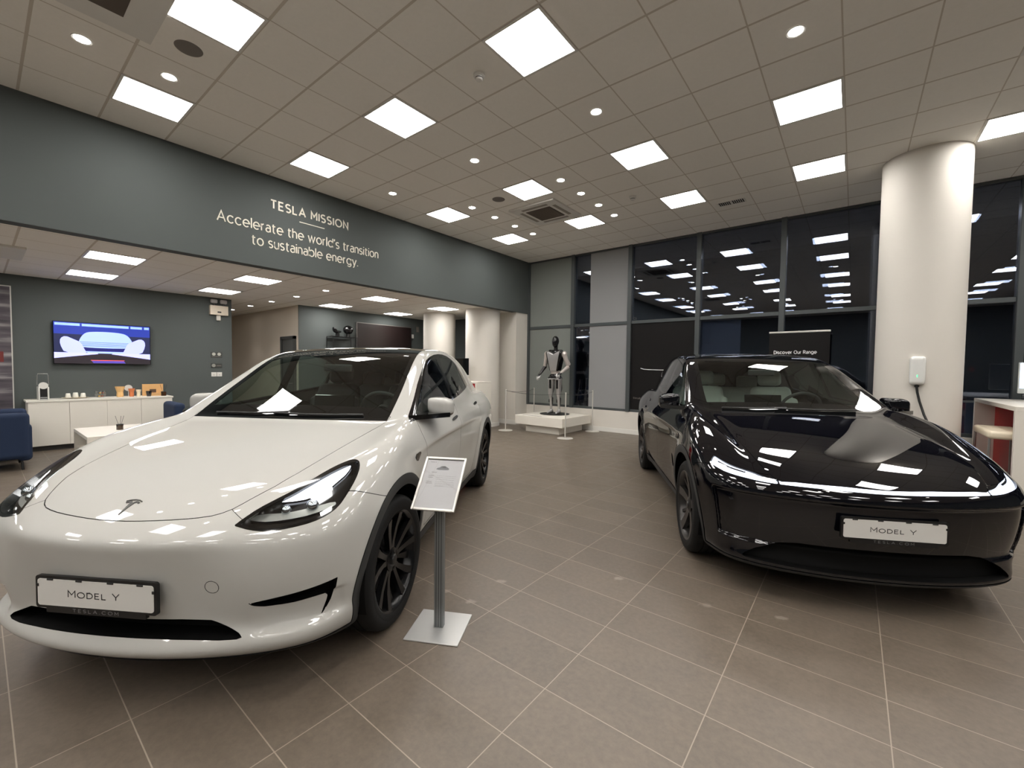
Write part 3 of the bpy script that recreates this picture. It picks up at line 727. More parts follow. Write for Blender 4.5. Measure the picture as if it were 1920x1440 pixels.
M_lining = mat('interior_lining', (112, 112, 108), .85)
M_seatw = mat('white_leather', (205, 207, 202), .5, noise=.03)
M_seatb = mat('black_leather', (22, 22, 23), .5, noise=.05)
M_screen = mat('screen_glass', (6, 6, 7), .06, coat=.3)
M_plate = mat('plate_white', (205, 203, 198), .4)
M_inkd = mat('dark_ink', (30, 30, 30), .5)
M_inkg = mat('grey_ink', (110, 110, 110), .5)
M_emb = mat('emblem_grey', (92, 92, 92), .25, .8)
M_led = mat('daylight_led', (240, 245, 255), .3, emit=(.86, .9, 1.0), es=3.0)
M_bar = mat('light_bar_led', (235, 240, 255), .3, emit=(.76, .82, 1.0), es=1.2)
M_greenled = mat('green_led', (60, 240, 140), .4, emit=(.1, .9, .4), es=1.5)

M_reflect = mat('silver_reflector', (176, 178, 172), .3, .6)
# ================================================================== FURNISHINGS
def rb_sdf(p, c, h, r):
    q = [np.abs(p[i]-c[i])-h[i]+r for i in range(3)]
    return np.sqrt(sum(np.maximum(a, 0)**2 for a in q))+np.minimum(np.maximum(np.maximum(q[0], q[1]), q[2]), 0)-r
def cap_sdf(p, a, b, ra, rb):
    """tapered round limb between two points"""
    a = np.array(a, float); b = np.array(b, float); d = b-a; L = d@d
    t = np.clip(((p[0]-a[0])*d[0]+(p[1]-a[1])*d[1]+(p[2]-a[2])*d[2])/L, 0, 1)
    return np.sqrt((p[0]-a[0]-t*d[0])**2+(p[1]-a[1]-t*d[1])**2+(p[2]-a[2]-t*d[2])**2)-(ra+(rb-ra)*t)
def ell_sdf(p, c, r):
    k0 = np.sqrt(sum(((p[i]-c[i])/r[i])**2 for i in range(3))); k1 = np.sqrt(sum(((p[i]-c[i])/r[i]**2)**2 for i in range(3)))
    return k0*(k0-1)/np.maximum(k1, 1e-6)
def sdf_obj(name, fn, lo, hi, h, m, parent): return shell_obj(name, surface_net(lambda x, y, z: fn((x, y, z)), lo, hi, h), m, parent)

M_silver = mat('silver_shell', (190, 188, 186), .3, .8); M_pearl = mat('pearl_shell', (206, 198, 192), .35, .5)
M_rb = mat('robot_black', (9, 9, 10), .22, coat=.3); M_joint = mat('joint_grey', (60, 58, 58), .35, .6)
M_lam = mat('white_laminate', (224, 219, 208), .45, noise=.01)
# ---- plinth
t = thing('display_plinth', 'low white two-step plinth under the standing humanoid robot', 'plinth', (1.3, 7.52, 0))
MB().box((-.45, -.50, 0), (.45, .52, .17)).build('plinth_base', M_lam, t)
MB().box((-.67, -.64, .17), (.62, .62, .37), bev=.004, seg=1).build('plinth_top', M_lam, t)
MB().box((-.50, -.56, .37), (.02, -.535, .372)).build('cable_slot', M_inkd, t)
o = MB().cyl((1.22, 7.66, .3765), .35, .012, 64).build('turntable_disc', M_black); tag(o, 'flat black round disc under the feet of the humanoid robot', 'disc')
# ---- humanoid robot, facing the room
def robot():
    r = thing('humanoid_robot', 'standing silver and black humanoid robot with a faceless black head', 'robot', (1.22, 7.66, .382), math.radians(4))
    # local axes: x to the viewer's right, -y towards the viewer, z up; total height about 1.84
    S = sdf_obj
    head = lambda p: smin(smin(ell_sdf(p, (0, -.01, 1.715), (.078, .098, .122)), ell_sdf(p, (0, -.04, 1.645), (.055, .06, .07)), .05), cap_sdf(p, (0, .01, 1.60), (0, .012, 1.48), .045, .05), .04)
    h = S('head', head, (-.13, -.16, 1.42), (.13, .14, 1.86), .012, M_rb, r)
    collar = lambda p: smin(cap_sdf(p, (-.15, 0, 1.475), (.15, 0, 1.475), .04, .04), ell_sdf(p, (0, -.02, 1.45), (.13, .075, .06)), .04)
    S('collar', collar, (-.22, -.13, 1.36), (.22, .1, 1.56), .012, M_rb, r)
    def torso(p):
        w = .205-.10*np.clip((1.44-p[2])/.42, 0, 1); d = rb_sdf(p, (0, 0, 1.24), (.30, .125, .235), .05)
        d = smax(d, (np.abs(p[0])-w)*.95, .04)
        d = smax(d, (-p[1]-(.135-.035*np.clip((1.44-p[2])/.42, 0, 1))-.22*0), .02)
        # open neckline
        v = (p[2]-(1.40+.5*np.abs(p[0])))
        return smax(d, np.where(p[1] < .05, v, d), .02)
    ms = surface_net(lambda x, y, z: torso((x, y, z)), (-.28, -.2, .95), (.28, .2, 1.52), .012)
    side = np.maximum(np.abs(ms[0][:, 0])-(.165-.085*np.clip((1.44-ms[0][:, 2])/.42, 0, 1)), -.5)
    fr, sd = clip(ms, np.maximum(side, ms[0][:, 1]-.0))
    shell_obj('chest_shell', moved(fr, .006), M_silver, r); shell_obj('torso_core', sd, M_rb, r)
    for k, (z, w_) in enumerate(((1.015, .105), (.985, .108), (.955, .112))):
        MB().lathe([(w_*.9, -.014), (w_, -.008), (w_, .008), (w_*.9, .014)], 40, (0, 0, z), M=Matrix.Diagonal((1, .8, 1, 1))).build('waist_ring', M_pearl, r, smooth=True)
    pel = lambda p: smin(ell_sdf(p, (0, 0, .885), (.15, .10, .075)), rb_sdf(p, (0, 0, .84), (.165, .07, .035), .03), .03)
    S('pelvis', pel, (-.22, -.16, .76), (.22, .16, 1.0), .012, M_rb, r)
    MB().box((-.16, -.10, .815), (.16, -.06, .835), bev=.006).build('hip_bar', M_silver, r, smooth=True)
    for sx, sh, el, wr, nm in ((-1, (-.235, 0, 1.405), (-.30, .03, 1.11), (-.335, -.15, .93), 'L'), (1, (.235, 0, 1.405), (.315, .06, 1.12), (.235, -.17, .965), 'R')):
        a = bpy.data.objects.new('arm', None); C.objects.link(a); a.parent = r
        S('shoulder', lambda p: ell_sdf(p, sh, (.068, .068, .075)), np.array(sh)-.1, np.array(sh)+.1, .012, M_pearl, a)
        S('upper_arm', lambda p: smin(cap_sdf(p, (sh[0]*1.03, sh[1], sh[2]-.03), el, .058, .042), cap_sdf(p, (sh[0]*1.1, sh[1]+.02, sh[2]-.12), (el[0], el[1]+.02, el[2]+.06), .05, .04), .02), (min(sh[0], el[0])-.12, -.1, el[2]-.08), (max(sh[0], el[0])+.12, .16, sh[2]+.06), .012, M_pearl, a)
        S('elbow', lambda p: ell_sdf(p, el, (.046, .046, .046)), np.array(el)-.07, np.array(el)+.07, .012, M_joint, a)
        lo = np.minimum(el, wr)-.07; hi = np.maximum(el, wr)+.07
        S('forearm', lambda p: cap_sdf(p, el, wr, .045, .028), lo, hi, .011, M_joint if sx < 0 else M_pearl, a)
        wv = np.array(wr); d = (wv-np.array(el)); d /= np.linalg.norm(d); px = np.array([1., 0, 0]) if sx < 0 else np.array([.7, .5, 0]); px /= np.linalg.norm(px); pz = np.cross(d, px); palm = wv+d*.06
        S('palm', lambda p: smin(cap_sdf(p, wv, wv+d*.035, .027, .03), cap_sdf(p, wv+d*.04-px*.022, wv+d*.085-px*.026, .017, .015), .02)if False else smin(cap_sdf(p, wv+d*.0-px*.012, wv+d*.07-px*.022, .022, .018), cap_sdf(p, wv+d*.0+px*.012, wv+d*.07+px*.022, .022, .018), .02), wv-.13, wv+.13, .009, M_rb, a)
        dn = np.array([0, 0, -1.])
        for k in range(4):
            b0 = wv+d*.085+px*(-.033+.022*k); L_ = (.030, .036, .034, .026)[k]; b1 = b0+(d*.6+dn*.8)*L_; b2 = b1+(d*.05+dn)*L_*.8; b3 = b2+(-d*.3+dn*.9)*L_*.55
            MB().tube([b0-d*.012, b0, b1, b2, b3], [.0095, .0095, .009, .008, .006], 10).build('finger', M_silver, a, smooth=True)
        q0 = wv+d*.03-px*.03*sx; q1 = q0+(-px*.02*sx+d*.03); q2 = q1+(d*.028+dn*.014); MB().tube([q0, q1, q2, q2+dn*.014], [.011, .011, .0095, .007], 10).build('thumb', M_silver, a, smooth=True)
    for sx in (-1, 1):
        l = bpy.data.objects.new('leg', None); C.objects.link(l); l.parent = r
        hip = (sx*.095, 0, .80); kn = (sx*.105, -.02, .46); an = (sx*.105, .02, .085)
        th = lambda p: smin(cap_sdf(p, hip, kn, .078, .052), ell_sdf(p, (sx*.1, .035, .62), (.062, .07, .15)), .03)
        ms = surface_net(lambda x, y, z: th((x, y, z)), (min(0, sx*.2), -.14, .38), (max(0, sx*.2), .14, .90), .012)
        P = ms[0]; slot = np.maximum(np.abs(P[:, 0]-sx*.093)-.028, np.maximum(P[:, 1], np.abs(P[:, 2]-.70)-.105))
        back = -(P[:, 1]-.012)
        inner, rest = clip(ms, slot); shell_obj('thigh_core', inner, M_rb, l)
        bk, fr = clip(rest, -(rest[0][:, 1]-.012)); shell_obj('thigh_back', bk, M_rb, l); shell_obj('thigh_shell', moved(fr, .005), M_silver, l)
        S('knee', lambda p: smin(ell_sdf(p, (kn[0], kn[1]-.01, kn[2]), (.045, .05, .05)), cap_sdf(p, kn, (kn[0], -.03, .40), .035, .03), .02), (kn[0]-.08, -.12, .34), (kn[0]+.08, .06, .54), .011, M_silver, l)
        S('shin', lambda p: cap_sdf(p, (kn[0], -.015, .42), an, .038, .024), (an[0]-.08, -.09, .03), (an[0]+.08, .09, .50), .011, M_silver, l)
        S('calf_motor', lambda p: cap_sdf(p, (kn[0]+sx*.0, .035, .36), (kn[0], .045, .22), .036, .028), (kn[0]-.07, -.02, .16), (kn[0]+.07, .11, .43), .011, M_rb, l)
        MB().box((kn[0]-.058, -.005, .26), (kn[0]-.038, .035, .34), bev=.006).build('ankle_actuator', M_rb, l, smooth=True)
        ft = lambda p: smax(smin(cap_sdf(p, (an[0], .03, .06), (an[0]+sx*.008, -.13, .024), .042, .026), cap_sdf(p, an, (an[0], .05, .035), .03, .034), .03), -p[2], .01)
        S('foot', ft, (an[0]-.08, -.19, -.02), (an[0]+.08, .12, .15), .011, M_silver, l)
    return r
robot()
# ---- rope posts
M_satin = mat('satin_white_steel', (206, 203, 196), .35, .3)
p = thing('rope_post', '', 'barrier post', group='posts around the robot')
MB().lathe([(0, .012), (.15, .010), (.165, .004), (.165, 0)], 48).build('post_base', M_satin, p, smooth=True)
MB().cyl((0, 0, .47), .0125, .93, 16).build('pole', M_satin, p, smooth=True)
MB().ball((0, 0, .945), .018, (1, 1, .7)).build('cap', M_satin, p, smooth=True)
posts = [(.45, 6.76), (2.10, 6.71), (2.03, 8.02), (.37, 8.0)]
copies(p, [(x, y, 0) for x, y in posts], ['slim white barrier post left of the plinth, in front of the white pier', 'slim white barrier post nearest the camera, in front of the plinth', 'slim white barrier post right of the plinth by the low wall', 'slim white barrier post behind the plinth, left of the robot'])
for i, (a, b, lab) in enumerate(((0, 1, 'thin grey cord across the front of the robot'), (1, 2, 'thin grey cord along the right side of the robot'), (0, 3, 'thin grey cord along the left side of the robot'))):
    A = Vector((*posts[a], .925)); B = Vector((*posts[b], .925)); pts = []
    for k in range(17):
        f_ = k/16; q = A.lerp(B, f_); q.z -= .05*4*f_*(1-f_)
        q += (B-A).normalized()*.016*(1-2*f_); pts.append(q)
    tag(MB().tube(pts, .004, 6).build('barrier_cord', M_joint, smooth=True), lab, 'cord', 'barrier cords')
# ---- sign stand beside the white car
M_signfr = mat('anodised_frame', (214, 212, 206), .3, .4)
t = thing('sign_stand', 'tilted framed information sign on a grey post with square steel base', 'sign stand', (5.002, .648, 0), .50)
MB().box((-.150, -.145, .0), (.150, .145, .008), bev=.002, seg=1).build('stand_base', mat('brushed_base', (196, 196, 194), .35, .55), t)
pm = MB().box((-.027, -.016, .008), (.027, .016, .80), bev=.004).build('post', mat('grey_aluminium', (128, 131, 132), .38, .6), t)
gr = MB()
for k in (-.014, 0, .014): gr.box((k-.0012, -.0168, .012), (k+.0012, -.0158, .79))
gr.build('post_grooves', M_gap, pm)
T = Matrix.Translation((0, -.004, .811)) @ Matrix.Rotation(.765, 4, 'X')
fr = MB(); w, h, b = .12, .166, .0125
fr.box((-w, -h, -.006), (-w+b, h, .007), bev=.003, M=T); fr.box((w-b, -h, -.006), (w, h, .007), bev=.003, M=T); fr.box((-w+b, -h, -.006), (w-b, -h+b, .007), bev=.003, M=T); fr.box((-w+b, h-b, -.006), (w-b, h, .007), bev=.003, M=T)
fr.build('frame', M_signfr, t, smooth=True)
MB().box((-w+b, -h+b, -.007), (w-b, h-b, -.002), M=T).build('back_board', M_black, t)
pg = MB().box((-w+b, -h+b, -.002), (w-b, h-b-.004, -.0015), M=T).build('printed_sheet', mat('printed_paper', (208, 208, 210), .5), t)
pr = MB()
def inkbox(x0, y0, x1, y1): pr.box((x0, y0, -.0015), (x1, y1, -.0012), M=T)
rnd = random.Random(4)
for k, (x0, x1, y) in enumerate(((-.066, -.036, .066), (-.078, -.048, .048-.004), (-.078, -.05, .037-.004), (-.082, -.05, .006), (-.082, -.046, -.004))): inkbox(x0, y, x1, y+.0035)
for y in (.045, .034, .022, .008, -.002, -.010, -.020):
    x = -.03
    while x < .075:
        w_ = rnd.uniform(.006, .016); inkbox(x, y, min(x+w_, .08), y+.0014); x += w_+.003
pr.build('print_lines', mat('pale_ink', (150, 150, 150), .6), pg)
cr = MB().prism([(-.045, .088), (-.040, .096), (-.028, .100), (-.018, .109), (.004, .110), (.018, .102), (.028, .097), (.030, .088), (.02, .085), (-.03, .084)], -.0015, -.0011, M=T).build('car_picture', mat('picture_grey', (120, 122, 126), .5), pg)
MB().prism([(-.016, .101), (-.010, .107), (.003, .108), (.013, .102)], -.0011, -.0009, M=T).build('picture_glass', M_inkd, pg)
drawn('sheet_heading', 'TESLA', .006, .034, .16, M_joint, pg, T @ Matrix.Translation((-.088, .131, -.0015)), .0003, .6)
MB().box((-w+b, -h+b, .0005), (w-b, h-b, .001), M=T).build('cover_sheet', glass_mat('clear_cover', (.93, .93, .93), 1.0), t)
# ---- wall charger on the big column
t = thing('wall_charger', 'white wall charger with a black cable on the big round column', 'charger', (7.373, 6.338, 1.30), math.radians(-4))
body = lambda p: smax(rb_sdf(p, (0, 0, .175), (.079-.018*0, .055, .178), .045), (np.abs(p[0])-(.079-.02*np.clip((.12-p[2])/.3, 0, 1)-.0))*.98, .02)
sdf_obj('charger_body', body, (-.12, -.09, -.05), (.12, .09, .40), .012, mat('glossy_white_glass', (226, 226, 222), .12, coat=.5), t)
MB().box((-.004, -.0585, .095), (.004, -.0555, .125), bev=.001, seg=1).build('status_light', mat('status_green', (80, 230, 150), .4, emit=(.1, .9, .4), es=1.5), t)
MB().cyl((0, -.01, -.01), .022, .03, 20).build('cable_gland', M_black, t)
MB().tube([(0, -.01, -.02), (.008, -.012, -.09), (.03, -.02, -.20), (.075, -.05, -.36), (.13, -.10, -.50), (.18, -.17, -.62), (.24, -.30, -.76), (.32, -.45, -.90), (.42, -.60, -1.02), (.5, -.8, -1.10)], .0125, 12).build('charging_cable', M_black, t, smooth=True)
MB().box((-.014, .03, -.55), (.000, .05, 0)).build('cable_cover', M_whitepl, t)
# ---- roll-up banner behind the black car
t = thing('rollup_banner', 'black roll-up banner reading Discover Our Range behind the black car', 'banner', (6.0, 7.9, 0))
MB().box((-.44, -.05, 0), (.44, .05, .06), bev=.01).build('banner_base', M_steel, t)
MB().box((-.435, -.002, .06), (.435, .002, 2.13)).build('banner_sheet', M_poster, t)
MB().box((-.44, -.012, 2.115), (.44, .012, 2.145), bev=.004).build('top_rail', M_signfr, t)
MB().cyl((0, .012, 1.1), .008, 2.1, 10).build('support_pole', M_steel, t)
drawn('banner_lettering', 'Discover Our Range', .062, .62, .17, M_print, t, frame_mat((-.36, -.0022, 1.75), (1, 0, 0), (0, 0, 1)), .001, .28)
# lettering on the window poster
wp_ = [x for x in bpy.data.objects if x.name == 'window_poster'][0]
drawn('poster_lettering', 'tivua', .05, .17, .14, M_greymesh, wp_, frame_mat((-.61, -.0065, .24), (1, 0, 0), (0, 0, 1)), .0008)
# ---- bar table, stool and computer at the right
M_red = mat('red_panel', (172, 14, 16), .45)
t = thing('bar_table', 'tall white bar table with a red panel at the right edge', 'table', (8.12, 5.98, 0))
MB().box((0, 0, 1.05), (1.5, 2.02, 1.10), bev=.003, seg=1).build('tabletop', M_lam, t)
MB().box((0, 0, 0), (1.5, .055, 1.05)).build('side_panel', M_lam, t)
MB().box((0, 1.965, 0), (1.5, 2.02, 1.05)).build('side_panel', M_lam, t)
MB().box((.20, .055, .0), (.22, 1.965, 1.05)).build('red_back_panel', M_red, t)
t = thing('bar_stool', 'cream upholstered bar stool with metal legs at the white table', 'stool', (8.125, 6.52, 0))
sdf_obj('seat', lambda p: rb_sdf(p, (0, 0, .765), (.17, .40, .045), .035), (-.21, -.44, .70), (.21, .44, .84), .012, mat('cream_leather', (226, 214, 190), .5, noise=.03), t)
for sx in (-1, 1):
    for sy in (-1, 1): MB().tube([(sx*.15, sy*.36, .73), (sx*.155, sy*.385, 0)], .012, 10).build('leg', M_steel, t, smooth=True)
MB().tube([(-.158, -.37, .25), (.158, -.37, .25)], .008, 8).build('foot_rail', M_steel, t); MB().tube([(-.158, .37, .25), (.158, .37, .25)], .008, 8).build('foot_rail', M_steel, t)
t = thing('desktop_computer', 'all-in-one computer showing a blue car on the white bar table', 'computer', (8.72, 7.45, 1.10), math.radians(-8))
MB().box((-.12, -.09, 0), (.12, .09, .008), bev=.003).box((-.06, .03, .008), (.06, .045, .17), bev=.004).build('stand', M_steel, t)
MB().box((-.30, -.008, .10), (.30, .02, .50), bev=.008).build('screen_case', mat('pale_aluminium', (214, 218, 214), .35, .3), t)
sc_ = MB().box((-.285, -.0095, .165), (.285, -.008, .488)).build('screen', mat('lit_screen', (205, 222, 250), .3, emit=(.62, .74, 1.0), es=.95), t)
MB().prism([(-.14, .30), (-.13, .33), (-.09, .355), (-.02, .36), (.05, .35), (.14, .33), (.15, .30), (.12, .285), (-.11, .285)], -.0098, -.0102, axis='Y').build('pictured_car', mat('picture_blue', (50, 60, 120), .4), sc_)
for x in (-.085, .09): MB().cyl((x, -.0104, .29), .026, .0012, 20, 'Y').build('pictured_wheel', M_inkd, sc_)
# ---- grey lower pane liner and ledge seen at the right
struct(MB().box((7.75, GY+.082, .555), (9.9, GY+.09, 1.02)).build('trim_panel_1', mat('grey_spandrel', (92, 98, 104), .6)))
struct(MB().box((7.75, GY-.01, 1.02), (9.95, GY+.03, 1.05)).build('trim_panel_2', M_frame))
# ---- television on the dark wall
t = thing('television', 'wall television showing a white car interior on blue', 'television', (-4.1, .575, 1.80))
MB().box((.03, -.655, -.372), (.075, .655, .372), bev=.006, seg=2).build('television_case', M_gloss_black, t)
MB().box((0, -.2, -.15), (.03, .2, .15)).build('wall_bracket', M_black, t)
def em(name, c, e): return mat(name, c, .4, emit=c, es=e)
sx = .0755
def tvq(nm, pts, c, d, e=1.0, par=None):
    # pts in picture units 0..100 across, 0..56 up
    q = [(-.645+a*.0129, -.362+b*.01293) for a, b in pts]
    return MB().prism(q, sx+d, sx+d+.0003, axis='X').build(nm, em(nm+'_colour', c, e), par)
scr = tvq('screen', [(0, 0), (100, 0), (100, 56), (0, 56)], (26, 32, 66), 0, .9, t)
tvq('screen_glow', [(0, 40), (100, 40), (100, 56), (0, 56)], (30, 48, 140), .0004, .9, scr)
tvq('screen_floor', [(0, 0), (100, 0), (100, 9), (60, 17), (42, 17), (0, 9)], (34, 28, 34), .0005, .8, scr)
for a, b in ((1, 25), (27, 76), (78, 91), (93.5, 99)): tvq('screen_skylight', [(a, 51.5), (b, 51.5), (b, 54.8), (a, 54.8)], (140, 170, 255), .0008, 1., scr)
tvq('screen_canopy', rounded([(22, 26), (28, 42, ), (38, 45), (66, 45), (76, 41), (82, 26), (78, 22), (26, 22)], 2), (150, 172, 255), .0010, 1., scr)
for k, b in enumerate((29.5, 27.6, 25.8, 24.2)): tvq('screen_slat', [(23.5, b), (80.5, b), (80.5, b+.6), (23.5, b+.6)], (70, 96, 190), .0014, 1., scr)
tvq('screen_band', [(27, 21.5), (79, 21.5), (75, 17), (31, 17)], (22, 24, 92), .0016, 1., scr)
tvq('screen_line', [(30, 17.2), (77, 17.2), (74, 14.5), (33, 14.5)], (150, 172, 240), .0018, 1., scr)
for mir in (0, 1):
    Xm = (lambda a: 100-a) if mir else (lambda a: a)
    tvq('screen_seat', [(Xm(a), b) for a, b in rounded([(10, 14), (5.5, 26), (6, 34), (11, 37.5), (19, 33), (21, 32), (26, 29), (29, 20), (32, 14)], 1)][::(-1 if mir else 1)], (164, 172, 250), .0022, 1., scr)
    tvq('screen_seat_base', [(Xm(a), b) for a, b in ((0, 15), (42, 15), (43, 13.6), (22, 10.5), (0, 7))], (172, 176, 250), .0024, 1., scr)
tvq('screen_red_line', [(35, 5), (71, 5), (70, 4.2), (36, 4.2)], (240, 90, 90), .0012, 1., scr)
tvq('screen_purple', [(36, 4), (70, 4), (72, .8), (38, .8)], (72, 60, 150), .0011, 1., scr)
# ---- abstract wall picture at the left edge
ma = bpy.data.materials.new('streaked_print'); ma.use_nodes = True; nt = ma.node_tree; b_ = nt.nodes['Principled BSDF']
tc = nt.nodes.new('ShaderNodeTexCoord'); mp = nt.nodes.new('ShaderNodeMapping'); mp.inputs['Scale'].default_value = (1, .7, 6); nz = nt.nodes.new('ShaderNodeTexNoise'); nz.inputs['Scale'].default_value = 1.6; nz.inputs['Detail'].default_value = 6
nt.links.new(tc.outputs['Object'], mp.inputs[0]); nt.links.new(mp.outputs[0], nz.inputs['Vector'])
cr_ = nt.nodes.new('ShaderNodeValToRGB'); cr_.color_ramp.elements[0].position = .3; cr_.color_ramp.elements[0].color = lin((52, 48, 54)); cr_.color_ramp.elements[1].position = .72; cr_.color_ramp.elements[1].color = lin((168, 164, 162))
e_ = cr_.color_ramp.elements.new(.52); e_.color = lin((92, 86, 92)); nt.links.new(nz.outputs['Fac'], cr_.inputs[0]); nt.links.new(cr_.outputs[0], b_.inputs['Base Color']); b_.inputs['Roughness'].default_value = .4
t = thing('wall_picture', 'tall grey streaked picture in a thin silver frame at left edge', 'picture', (-4.1, -1.25, .60))
MB().box((0, -.70, 0), (.03, .705, 2.08)).build('print', ma, t)
MB().box((0, .705, -.01), (.035, .72, 2.09)).box((0, -.72, 2.08), (.035, .72, 2.095)).box((0, -.72, -.015), (.035, .72, 0)).box((0, -.72, 0), (.035, -.70, 2.08)).build('frame', M_signfr, t)
MB().box((.031, .48, .85), (.033, .62, 1.02)).build('red_patch', mat('dull_red', (110, 40, 36), .5), t)
# ---- sideboard and what stands on it
t = thing('sideboard', 'long white sideboard with plain doors under the wall television', 'sideboard', (-3.82, .51, 0))
MB().box((-.26, -.92, .08), (.25, .94, .80)).build('carcass', M_lam, t)
MB().box((-.275, -.94, .80), (.275, .955, .83), bev=.002, seg=1).build('top', M_lam, t)
for k in range(4):
    a, b = -.92+.465*k, -.92+.465*(k+1)
    MB().box((.25, a+.0025, .085), (.268, b-.0025, .797), bev=.001, seg=1).build('door', M_lam, t)
MB().box((-.22, -.90, 0), (.21, .92, .08)).build('toe_kick', mat('dark_kick', (52, 50, 46), .6), t)
t = thing('coffee_machine', 'small white capsule coffee machine with raised chrome handle', 'coffee machine', (-3.80, -.225, .83))
MB().box((-.16, -.045, 0), (.10, .045, .20), bev=.01).build('machine_body', M_black, t)
for sg in (-1, 1): MB().box((-.17, sg*.052-.010, 0), (.12, sg*.052+.010, .215), bev=.008).build('side_panel', M_whitepl, t)
MB().cyl((.07, 0, .235), .055, .07, 32, 'X').build('brew_head', M_whitepl, t, smooth=True)
MB().tube([(-.02, -.066, .24), (-.02, -.062, .40), (-.02, -.055, .43), (-.02, .055, .43), (-.02, .062, .40), (-.02, .066, .24)], .006, 8).build('lever_handle', M_steel, t, smooth=True)
MB().box((.10, -.04, .035), (.17, .04, .045), bev=.003).box((.10,-.045,0),(.17,.045,.02), bev=.003).build('drip_tray', M_steel, t)
t = MB().lathe([(0, .004), (.13, .006), (.17, .014), (.172, .018), (.13, .011), (0, .009)], 40).build('serving_tray', mat('beige_tray', (196, 184, 160), .45), smooth=True); t.location = (-3.86, .16, .83); t.scale = (.75, 1, 1)
tag(t, 'oval beige tray with three upturned cups on the sideboard', 'tray')
p = MB().lathe([(.036, 0), (.038, .004), (.028, .074), (.024, .08), (0, .08)], 28).build('paper_cup', mat('cup_white', (226, 224, 214), .5), smooth=True)
tag(p, 'x', 'cup', 'upturned cups on the tray')
for i, (x, y, s, l) in enumerate(((-3.86, .07, 1, 'upturned white cup at the left of the tray'), (-3.90, .165, 1.12, 'upturned white cup in the middle of the tray, standing tallest'), (-3.85, .255, 1, 'upturned white cup at the right of the tray'))):
    o = p if i == 0 else p.copy()
    if i: C.objects.link(o)
    o.location = (x, y, .8395); o.scale = (s, s, s); o['label'] = l
t = thing('sweet_bowl', 'clear bowl of dark and orange wrapped capsules on the sideboard', 'bowl', (-3.84, .475, .83))
MB().lathe([(.05, .003), (.075, .05), (.082, .118), (.079, .118), (.072, .05), (0, .006)], 32).build('glass_bowl', M_lensgl, t, smooth=True)
pal = [mat('capsule_%s' % n, c, .35, .4) for n, c in (('brown', (60, 36, 26)), ('gold', (206, 160, 60)), ('dark', (26, 24, 26)), ('rust', (150, 70, 40)))]
for k in range(14):
    a = k*2.4; rr = .04*math.sqrt((k % 7+.5)/7)
    MB().cyl((rr*math.cos(a), rr*math.sin(a), .03+.055*(k//7)), .017, .026, 14, r2=.013).build('capsule', pal[k % 4], t, smooth=True)
M_kraft = mat('kraft_paper', (222, 180, 120), .7, noise=.06); M_or = mat('terracotta_card', (206, 120, 72), .6)
t = thing('paper_vase', 'flared tan paper holder on the sideboard', 'holder', (-3.84, .74, .83))
MB().lathe([(.045, 0), (.05, .03), (.046, .09), (.072, .19), (.069, .19), (.042, .09), (.04, .01), (0, .01)], 8).build('holder_body', M_kraft, t)
t = thing('paper_vase', 'terracotta flared holder with a white disc behind it', 'holder', (-3.82, .90, .83))
MB().lathe([(.032, 0), (.035, .03), (.032, .08), (.05, .15), (.047, .15), (.03, .08), (0, .01)], 8).build('holder_body', M_or, t)
MB().cyl((-.06, -.035, .16), .058, .006, 32, 'X').cyl((-.06, -.035, .05), .006, .11, 8).build('paper_disc', mat('disc_white', (214, 212, 206), .5), t)
t = thing('paper_vase', 'small cream flared cup right of the terracotta holder', 'holder', (-3.77, .99, .83))
MB().lathe([(.026, 0), (.03, .03), (.028, .07), (.04, .13), (.038, .13), (.026, .07), (0, .01)], 8).build('holder_body', mat('cream_card', (230, 218, 190), .6), t)
t = thing('wooden_box', 'open pale wooden box with upright lid at right end of the sideboard', 'box', (-3.88, 1.235, .83))
MB().box((-.07, -.16, .0), (-.06, .16, .225)).build('lid', mat('pale_plywood', (216, 170, 112), .55, noise=.06), t)
MB().box((-.058, -.05, .06), (-.055, .05, .125)).build('printed_label', mat('label_brown', (84, 66, 52), .6), t)
MB().box((-.06, -.06, 0), (.06, .10, .05)).build('box_tray', mat('pale_plywood2', (206, 164, 110), .55), t)
t = thing('candle_jar', 'small black tumbler in front of the wooden box', 'jar', (-3.74, 1.135, .83))
MB().lathe([(0, .004), (.033, 0), (.045, .1), (.042, .1), (.03, .012), (0, .012)], 28).build('tumbler', M_gloss_black, t, smooth=True)
M_amber = mat('amber_glass', (58, 40, 24), .12, coat=.4)
def diffuser(lab, loc):
    t = thing('reed_diffuser', lab, 'diffuser', loc, group='reed diffusers')
    MB().cyl((0, 0, .036), .042, .072, 8).build('bottle', M_amber, t); MB().cyl((0, 0, .079), .044, .014, 8).build('collar', M_black, t)
    for k, (dx, dy) in enumerate(((-.012, -.03), (.01, .028), (.014, .006))): MB().tube([(dx*.3, dy*.3, .05), (dx*2.2, dy*1.6, .215)], .0022, 6).build('reed', M_black, t)
    return t
diffuser('dark reed diffuser with sticks in front of the wooden box on the sideboard', (-3.74, 1.36, .83))
# ---- coffee table with diffuser
t = thing('coffee_table', 'low white coffee table with a reed diffuser between the armchairs', 'coffee table', (-2.78, .02, 0))
MB().box((0, 0, .37), (1.28, .80, .42), bev=.002, seg=1).build('tabletop', M_lam, t)
MB().box((0, 0, 0), (.05, .80, .37)).build('side_panel', M_lam, t); MB().box((1.23, 0, 0), (1.28, .80, .37)).build('side_panel', M_lam, t)
MB().box((.05, .02, .12), (1.23, .78, .15)).build('lower_shelf', M_lam, t)
diffuser('dark reed diffuser standing alone on the low white coffee table', (-2.13, .46, .42))
